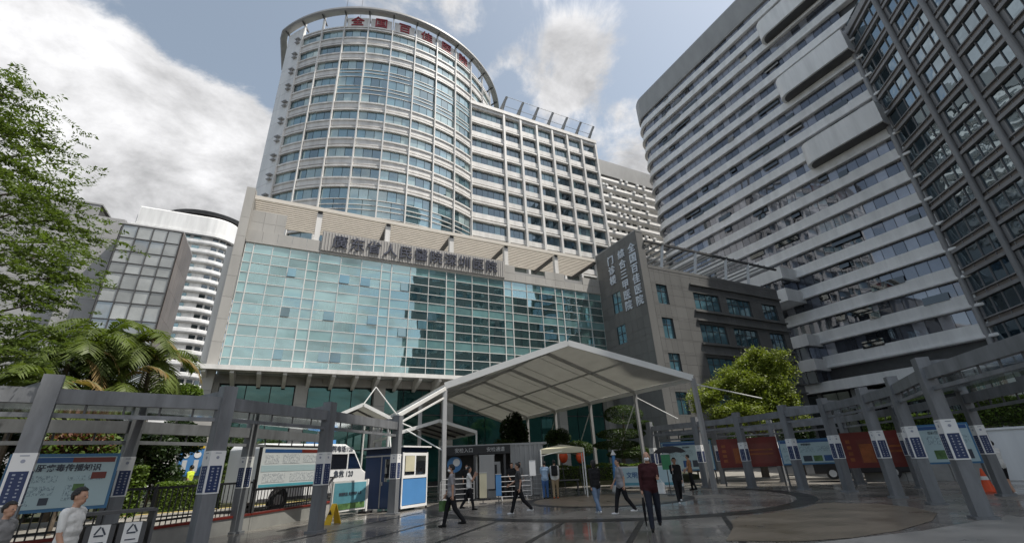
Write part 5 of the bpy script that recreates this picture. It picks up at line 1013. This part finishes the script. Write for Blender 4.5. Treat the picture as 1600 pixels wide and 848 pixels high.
# ================================================================== people
def cloth(name, c, amt=.15): 
    if name not in X: X[name] = mat(name, c, .85, spec=.2, amt=amt, scale=5, bump=.9, bscale=9)
    return X[name]
X['skin'] = mat('skin', (.44, .255, .175), .5, amt=.05, scale=8); X['hair'] = mat('black_hair', (.012, .011, .011), .5, amt=.3, scale=40, bump=1.0, bscale=70)
def person(label, loc, az, h=1.7, stride=0., arms=((.05, .2), (-.05, .2)), top='grey_shirt', bottom='black_trousers', shoes='dark_shoes', sleeve='short', bald=False, mask=False, lean=0., voxel=.020, spread=(0, 0), head_az=0., seed=1, longhair=False, legskin=False):
    k = h/1.75; T = thing('person', label, 'person', (loc[0], loc[1], loc[2] if len(loc) > 2 else 0.), -rad(az), local=True); V = Vector
    bones = []                                                # (a, b, ra, rb, region)
    def hipleg(sx, th, bend):
        hp = V((.092*sx, 0, .92)); kn = hp+V((0, math.sin(th), -math.cos(th)))*.43; an = kn+V((0, math.sin(th-bend), -math.cos(th-bend)))*.41; return hp, kn, an
    legs = [hipleg(1, stride, .08+.15*max(0, stride)), hipleg(-1, -stride*.9, .12+stride*.75)]
    drop = min(l[2].z for l in legs)-.085; dz = V((0, 0, -drop)); up = dz
    for hp, kn, an in legs:
        bones += [(hp+up+V((0, 0, .02)), kn+up, .106, .076, 'b'), (kn+up, an+up, .074, .056, 's' if legskin else 'b'), (an+up, an+up+V((0, .02, -.05)), .042, .04, 'f'), (an+up+V((0, -.045, -.05)), an+up+V((0, .15, -.055)), .038, .033, 'f')]
    base = V((0, 0, .95))+up; fw_ = V((0, math.sin(lean), math.cos(lean)))
    def tz(x, y, z): return base+V((x, y, 0))+fw_*z
    bones += [(tz(-.06, 0, -.02), tz(.06, 0, -.02), .115, .115, 'b'), (tz(-.06, 0, .1), tz(.06, 0, .1), .118, .118, 't'), (tz(-.06, 0, .0), tz(.06, 0, .0), .126, .122, 't'), (tz(-.06, .01, .22), tz(.06, .01, .22), .118, .118, 't'), (tz(-.085, 0, .36), tz(.085, 0, .36), .112, .112, 't'), (tz(-.15, -.01, .47), tz(.15, -.01, .47), .066, .066, 't'), (tz(0, -.01, .49), tz(0, .005, .58), .052, .050, 's')]
    ca, sa = math.cos(rad(-head_az)), math.sin(rad(-head_az))
    def hd(x, y, z): p = tz(0, .015, .665); return p+V((x*ca-y*sa, x*sa+y*ca, z))
    hands = []
    for sx, (al, be), spd in ((1, arms[0], spread[0]), (-1, arms[1], spread[1])):
        sh = tz(.185*sx, -.005, .455); el = sh+V((sx*(.035+spd), math.sin(al), -math.cos(al))).normalized()*.285; wd = V((sx*(-.02+spd*.2), math.sin(al+be), -math.cos(al+be))).normalized(); wr = el+wd*.245
        mid = sh.lerp(el, .72)
        if sleeve == 'long': bones += [(sh, el, .056, .045, 't'), (el, wr, .045, .034, 't')]
        else: bones += [(sh, mid, .058, .052, 't'), (mid, el, .044, .040, 's'), (el, wr, .040, .028, 's')]
        hands.append((wr, wd, sx))
    mb = MB()
    for a, b, ra, rb, _ in bones:
        mb.cyl(a, b, ra, rb, 12); mb.ell(a, (ra,)*3, 10, 6); mb.ell(b, (rb,)*3, 10, 6)
    mb.ell(tz(0, .005, .27), (.172, .118, .25), 18, 12); mb.ell(tz(0, 0, .03), (.175, .125, .16), 18, 12)
    def ellrot(c, r): mb.ell(c, r, 14, 10)
    ellrot(hd(0, 0, .02), (.076, .093, .105)); ellrot(hd(0, .022, -.055), (.056, .066, .06)); ellrot(hd(0, .098, -.008), (.013, .018, .02)); ellrot(hd(.078, 0, 0), (.012, .02, .03)); ellrot(hd(-.078, 0, 0), (.012, .02, .03))
    hc = hd(0, 0, 0)
    tmp = bpy.data.objects.new('tmp', mesh('tmp', mb.v, mb.f, X['skin'])); COL.objects.link(tmp)
    md = tmp.modifiers.new('r', 'REMESH'); md.mode = 'VOXEL'; md.voxel_size = voxel*.8; ms = tmp.modifiers.new('s', 'SMOOTH'); ms.iterations = 3; ms.factor = .5
    me = bpy.data.meshes.new_from_object(tmp.evaluated_get(bpy.context.evaluated_depsgraph_get())); bpy.data.objects.remove(tmp)
    me.materials.clear(); regs = {'s': 0, 't': 1, 'b': 2, 'f': 3}
    for m in (X['skin'], X[top], X[bottom], X[shoes]): me.materials.append(m)
    nf = len(me.polygons); cen = np.empty(nf*3); me.polygons.foreach_get('center', cen); cen = cen.reshape(-1, 3); best = np.full(nf, 1e9); idx = np.zeros(nf, int)
    for a, b, ra, rb, g in bones:
        a_, ab = np.array(a), np.array(b-a); t = ((cen-a_)@ab/max(ab@ab, 1e-9)).clip(0, 1); dd = np.linalg.norm(cen-a_-t[:, None]*ab, axis=1)-(ra+(rb-ra)*t)*(1.25 if g == 't' and abs(b.x-a.x) > .05 and abs(a.z-b.z) < .01 else 1); w = dd < best; best[w] = dd[w]; idx[w] = regs[g]
    hd_ = np.linalg.norm(cen-np.array(hc), axis=1) < .145; idx[hd_] = 0
    me.polygons.foreach_set('material_index', idx.astype(np.int32)); me.polygons.foreach_set('use_smooth', np.ones(nf, bool))
    bm = bmesh.new(); bm.from_mesh(me); hm = MB()             # hands with five fingers, joined to the same body mesh
    for wr, wd, sx in hands:
        s_ = V((0, 1, 0)) if abs(wd.z) > .6 else V((0, 0, 1)); s_ = (s_-wd*s_.dot(wd)).normalized(); pc = wr+wd*.045
        hm.cyl(wr-wd*.01, wr+wd*.085, .026, .030, 8); inn = V((-sx, 0, 0))
        for j, (o_, l_) in enumerate(((-.027, .062), (-.009, .074), (.009, .078), (.026, .068))):
            p0 = wr+wd*.08+s_*o_; p1 = p0+wd*l_*.5+inn*.008; p2 = p1+wd*l_*.45+inn*.022; hm.tube([p0, p1, p2], [.0095, .009, .007], 6)
        p0 = wr+wd*.03+s_*.025; hm.tube([p0, p0+s_*.03+wd*.03, p0+s_*.04+wd*.062+inn*.012], [.012, .011, .008], 6)
    t2 = bpy.data.meshes.new('h'); t2.from_pydata(hm.v, [], hm.f); bm.from_mesh(t2); bm.to_mesh(me); bm.free(); bpy.data.meshes.remove(t2)
    me.transform(Matrix.Scale(k, 4)); body = obj('body', me, T)
    if not bald:                                              # hair cap
        hb = MB().ell((0, 0, 0), (.082, .099, .106), 28, 22); hb.v = [tuple(np.array(q)*(1+.05*random.random()*(q[2] > -.02))) for q in hb.v]; fc = [(f, np.mean([hb.v[i] for i in f], axis=0)) for f in hb.f]; keep = [f for f, c in fc if c[2] > ((-.11 if longhair else -.055) if c[1] < -.02 else (.0 if c[1] < .03 else (.02 if c[1] < .045 else .062)))]
        vv = [V((p[0]*ca-p[1]*sa, p[0]*sa+p[1]*ca, p[2]*(1 if p[2] > 0 or not longhair else 1.7)))*k+hd(0, -.008, .028)*k for p in hb.v]; me2 = mesh('hair', vv, keep, X['hair'], smooth=True); o = obj('hair', me2, T)
        so_ = o.modifiers.new('s', 'SOLIDIFY'); so_.thickness = .008; so_.offset = 1
    ey = [MB().ell(tuple(hd(sx*.03, .084, .012)*k), (.012*k, .008*k, .007*k), 8, 6).build('eye', X['ink'], T) for sx in (-1, 1)]
    MB().ell(tuple(hd(0, .084, -.062)*k), (.022*k, .008*k, .005*k), 8, 6).build('mouth', cloth('lip', (.25, .10, .09)), T) if not mask else None
    if mask: MB().ell(tuple(hd(0, .040, -.042)*k), (.066*k, .072*k, .052*k), 14, 8).build('face_mask', X['white'], T, True)
    return T, k, hands
for n_, c_ in {'white_shirt': (.62, .62, .60), 'grey_shirt': (.22, .22, .22), 'dark_grey_shirt': (.06, .06, .062), 'pale_blue_shirt': (.28, .38, .50), 'maroon_shirt': (.045, .014, .016), 'black_shirt': (.015, .015, .016), 'striped_shirt': (.26, .25, .26), 'tan_shirt': (.30, .15, .07), 'hi_vis_vest': (.45, .55, .05), 'black_trousers': (.014, .014, .016), 'navy_trousers': (.02, .023, .034), 'jeans': (.14, .19, .27), 'blue_jeans': (.05, .11, .25), 'khaki_trousers': (.28, .21, .13), 'dark_shoes': (.015, .015, .015), 'white_shoes': (.6, .6, .6), 'orange_shoes': (.5, .10, .03)}.items(): cloth(n_, c_)
Rt_, Lf_ = 117, -63
person('man in a white shirt walking past the left notice board, shown from the waist up', (-2.28, 8.70), 108, 1.57, .25, ((.1, .35), (-.25, .2)), 'white_shirt', 'black_trousers', voxel=.014)
person('man in a grey top half cut off at the left edge', (-3.2, 9.45), 115, 1.42, .2, ((.1, .3), (-.1, .2)), 'grey_shirt', voxel=.014)
T, k, hs = person('walker in a grey and white top carrying a green bag', (4.97, 14.21), Lf_, 1.72, .34, ((.25, .25), (-.2, .2)), 'striped_shirt', 'black_trousers', mask=True)
person('woman in a white shirt with a hand raised to her face', (7.4, 19.0), Rt_, 1.63, .3, ((.6, 2.1), (.5, 2.0)), 'white_shirt', 'black_trousers', longhair=True)
person('walker in a dark grey shirt and white shoes striding left', (8.02, 15.75), Lf_, 1.70, .40, ((.35, .7), (-.3, .5)), 'dark_grey_shirt', 'black_trousers', 'white_shoes')
person('man in a pale blue shirt and blue jeans queueing by the shed', (12.35, 21.3), 30, 1.70, .05, ((.3, 1.0), (.3, 1.0)), 'pale_blue_shirt', 'blue_jeans')
T, k, hs = person('man with a black backpack, khaki trousers and orange shoes seen from behind', (12.75, 21.0), 32, 1.74, .08, ((.1, .3), (.1, .3)), 'white_shirt', 'khaki_trousers', 'orange_shoes', 'long')
person('woman in a black top and pale jeans walking away', (9.8, 13.58), 10, 1.66, .32, ((.2, .4), (-.25, .3)), 'black_shirt', 'jeans', 'white_shoes', 'long', longhair=True)
person('man in a striped grey shirt and black trousers striding left', (10.33, 12.93), -70, 1.68, .33, ((.25, .35), (-.25, .3)), 'striped_shirt', 'black_trousers', 'white_shoes')
T, k, hs = person('bald man in a maroon shirt and face mask holding a furled umbrella', (8.63, 9.62), 222, 1.80, .30, ((.02, .15), (.35, 1.25)), 'maroon_shirt', 'navy_trousers', 'dark_shoes', 'long', True, True, voxel=.016, spread=(.10, 0))
person('person in black under an open black umbrella behind the bald man', (14.1, 14.2), 215, 1.62, .3, ((.5, 1.5), (0, .3)), 'black_shirt', 'black_trousers', 'white_shoes', 'long')
person('man in a tan top standing near the blue board on the right', (19.9, 19.0), -30, 1.72, .12, ((.2, .9), (.2, .5)), 'tan_shirt', 'black_trousers', 'dark_shoes')
person('man in a white T-shirt and dark shorts at the right edge', (22.6, 7.6), 20, 1.70, .1, ((.2, .6), (.1, .3)), 'white_shirt', 'black_trousers', 'white_shoes', legskin=True)
person('person in dark clothes cut off by the right edge', (23.6, 6.75), -20, 1.68, .1, ((.1, .3), (.1, .3)), 'dark_grey_shirt', 'navy_trousers')
person('worker in a yellow hi vis vest on the driveway behind the railing', (-3.3, 27.0, .5), -60, 1.72, .3, ((.4, .7), (-.2, .3)), 'hi_vis_vest', 'black_trousers')
person('guard in black standing inside the left of the security shed', (9.6, 25.0), 200, 1.72, 0, ((.1, .3), (.1, .3)), 'black_shirt', 'black_trousers', mask=True)
person('guard in black standing behind the crowd barrier', (11.35, 23.0), 190, 1.70, .05, ((.1, .9), (.1, .3)), 'black_shirt', 'black_trousers')
person('person in dark grey beside the corrugated shed wall', (11.95, 23.3), 160, 1.72, .05, ((.1, .3), (.1, .3)), 'grey_shirt', 'black_trousers')
# things carried
PEOPLE = {o['label']: o for o in bpy.data.objects if o.get('category') == 'person'}
def hand_pos(lbl, h, arms, spread, i, lean=0., stride=0.):
    """world position of a palm, from the same joint chain the body uses"""
    o = [p for l, p in PEOPLE.items() if l.startswith(lbl)][0]; k = h/1.75; sx = (1, -1)[i]; al, be = arms[i]; spd = spread[i]
    legs = []
    for s_, th, bend in ((1, stride, .08+.15*max(0, stride)), (-1, -stride*.9, .12+stride*.75)): legs.append(.92-math.cos(th)*.43-math.cos(th-bend)*.41)
    base = .95-(min(legs)-.085); sh = Vector((.185*sx, -.005, base+.455)); el = sh+Vector((sx*(.035+spd), math.sin(al), -math.cos(al))).normalized()*.285; wd = Vector((sx*(-.02+spd*.2), math.sin(al+be), -math.cos(al+be))).normalized()
    return o.matrix_basis @ ((el+wd*(.245+.09))*k)
p = hand_pos('bald man', 1.80, ((.02, .15), (.35, 1.25)), (.10, 0), 0, 0, .30)
T = thing('furled_umbrella', 'furled dark umbrella pointing down in the bald man\'s hand', 'umbrella', tuple(p))
a = Vector(p)+Vector((0, 0, .10)); MB().tube([a+Vector((.05, 0, .02)), a+Vector((.03, 0, .06)), a, a+Vector((0, 0, -.12))], .014, 8).build('handle', X['khaki_trousers'], T)
b = Vector((p.x-.02, p.y-.02, .03)); m_ = a.lerp(b, .2); MB().tube([m_, a.lerp(b, .35), a.lerp(b, .7), a.lerp(b, .93)], [.022, .038, .028, .012], 10).build('canopy', X['black_shirt'], T); MB().cyl(a.lerp(b, .92), b, .006, n=6).build('tip', X['metal'], T); MB().cyl(a+Vector((0, 0, -.1)), m_, .007, n=6).build('shaft', X['metal'], T)
p = hand_pos('person in black under', 1.62, ((.5, 1.5), (0, .3)), (0, 0), 0, 0, .3)
T = thing('open_umbrella', 'open black umbrella held up behind the bald man', 'umbrella', tuple(p))
top = Vector((p.x, p.y, 2.02)); MB().cyl((p.x, p.y, p.z-.15), top, .01, n=6).build('shaft', X['metal'], T)
v = [tuple(top)]; n = 16
for j in range(1, 6):
    t = j/5; r = .62*math.sin(t*1.25)/math.sin(1.25); v += [(top.x+r*math.cos(2*math.pi*i/n), top.y+r*math.sin(2*math.pi*i/n), top.z-.26*t*t-(.03 if (i % 2 and j == 5) else 0)*-1) for i in range(n)]
f = [(0, 1+i, 1+(i+1) % n) for i in range(n)]+[(1+(j-1)*n+i, 1+j*n+i, 1+j*n+(i+1) % n, 1+(j-1)*n+(i+1) % n) for j in range(1, 5) for i in range(n)]
obj('canopy', mesh('canopy', v, f, X['black_shirt'], smooth=True), T)
for i in range(8): MB().cyl((top.x, top.y, top.z-.22), (top.x+.58*math.cos(math.pi*i/4), top.y+.58*math.sin(math.pi*i/4), top.z-.24), .004, n=4).build('rib', X['metal'], T)
p = hand_pos('walker in a grey and white', 1.72, ((.25, .25), (-.2, .2)), (0, 0), 0, 0, .34)
T = thing('carrier_bag', 'green patterned carrier bag in the walker\'s hand', 'bag', tuple(p)); MB().box((p.x, p.y, p.z-.24), (.34, .16, .28), rad(27)).build('sack', X['grass_print'], T); MB().tube([(p.x-.1, p.y+.05, p.z-.1), (p.x, p.y, p.z+.01), (p.x+.1, p.y-.05, p.z-.1)], .008, 6).build('handle', X['black_shirt'], T)
o = [q for l, q in PEOPLE.items() if l.startswith('man with a black backpack')][0]
T = thing('backpack', 'black backpack on the back of the man in khaki trousers', 'backpack', tuple(o.matrix_basis @ Vector((0, -.2, 1.25))), -rad(32), local=True)
bp_ = MB().box((0, 0, 0), (.31, .17, .46)).build('main_compartment', X['black_shirt'], T); bev(bp_, .05, 3); b2_ = MB().box((0, -.1, -.08), (.24, .07, .24)).build('front_pocket', X['black_shirt'], T); bev(b2_, .03)
for sx in (-1, 1): MB().tube([(sx*.1, .08, .2), (sx*.12, .14, .26), (sx*.13, .26, .2), (sx*.14, .30, .02), (sx*.15, .2, -.16), (sx*.13, .08, -.2)], .018, 6).build('strap', X['black_shirt'], T)
p = hand_pos('bald man', 1.80, ((.02, .15), (.35, 1.25)), (.10, 0), 1, 0, .30)
T = thing('paper_bag', 'white bag hanging at the bald man\'s left side', 'bag', (p.x+.05, p.y-.04, .8)); MB().box((p.x+.05, p.y-.03, p.z-.22), (.08, .15, .24), rad(20)).build('sack', X['white_shirt'], T); MB().tube([(p.x+.05, p.y-.09, p.z-.1), (p.x+.03, p.y-.02, p.z+.01), (p.x+.05, p.y+.04, p.z-.1)], .006, 6).build('handle', X['white_shirt'], T)
S.cycles.max_bounces = 8; S.cycles.diffuse_bounces = 3; S.cycles.glossy_bounces = 4; S.cycles.transparent_max_bounces = 10
S.cycles.caustics_reflective = False; S.cycles.caustics_refractive = False
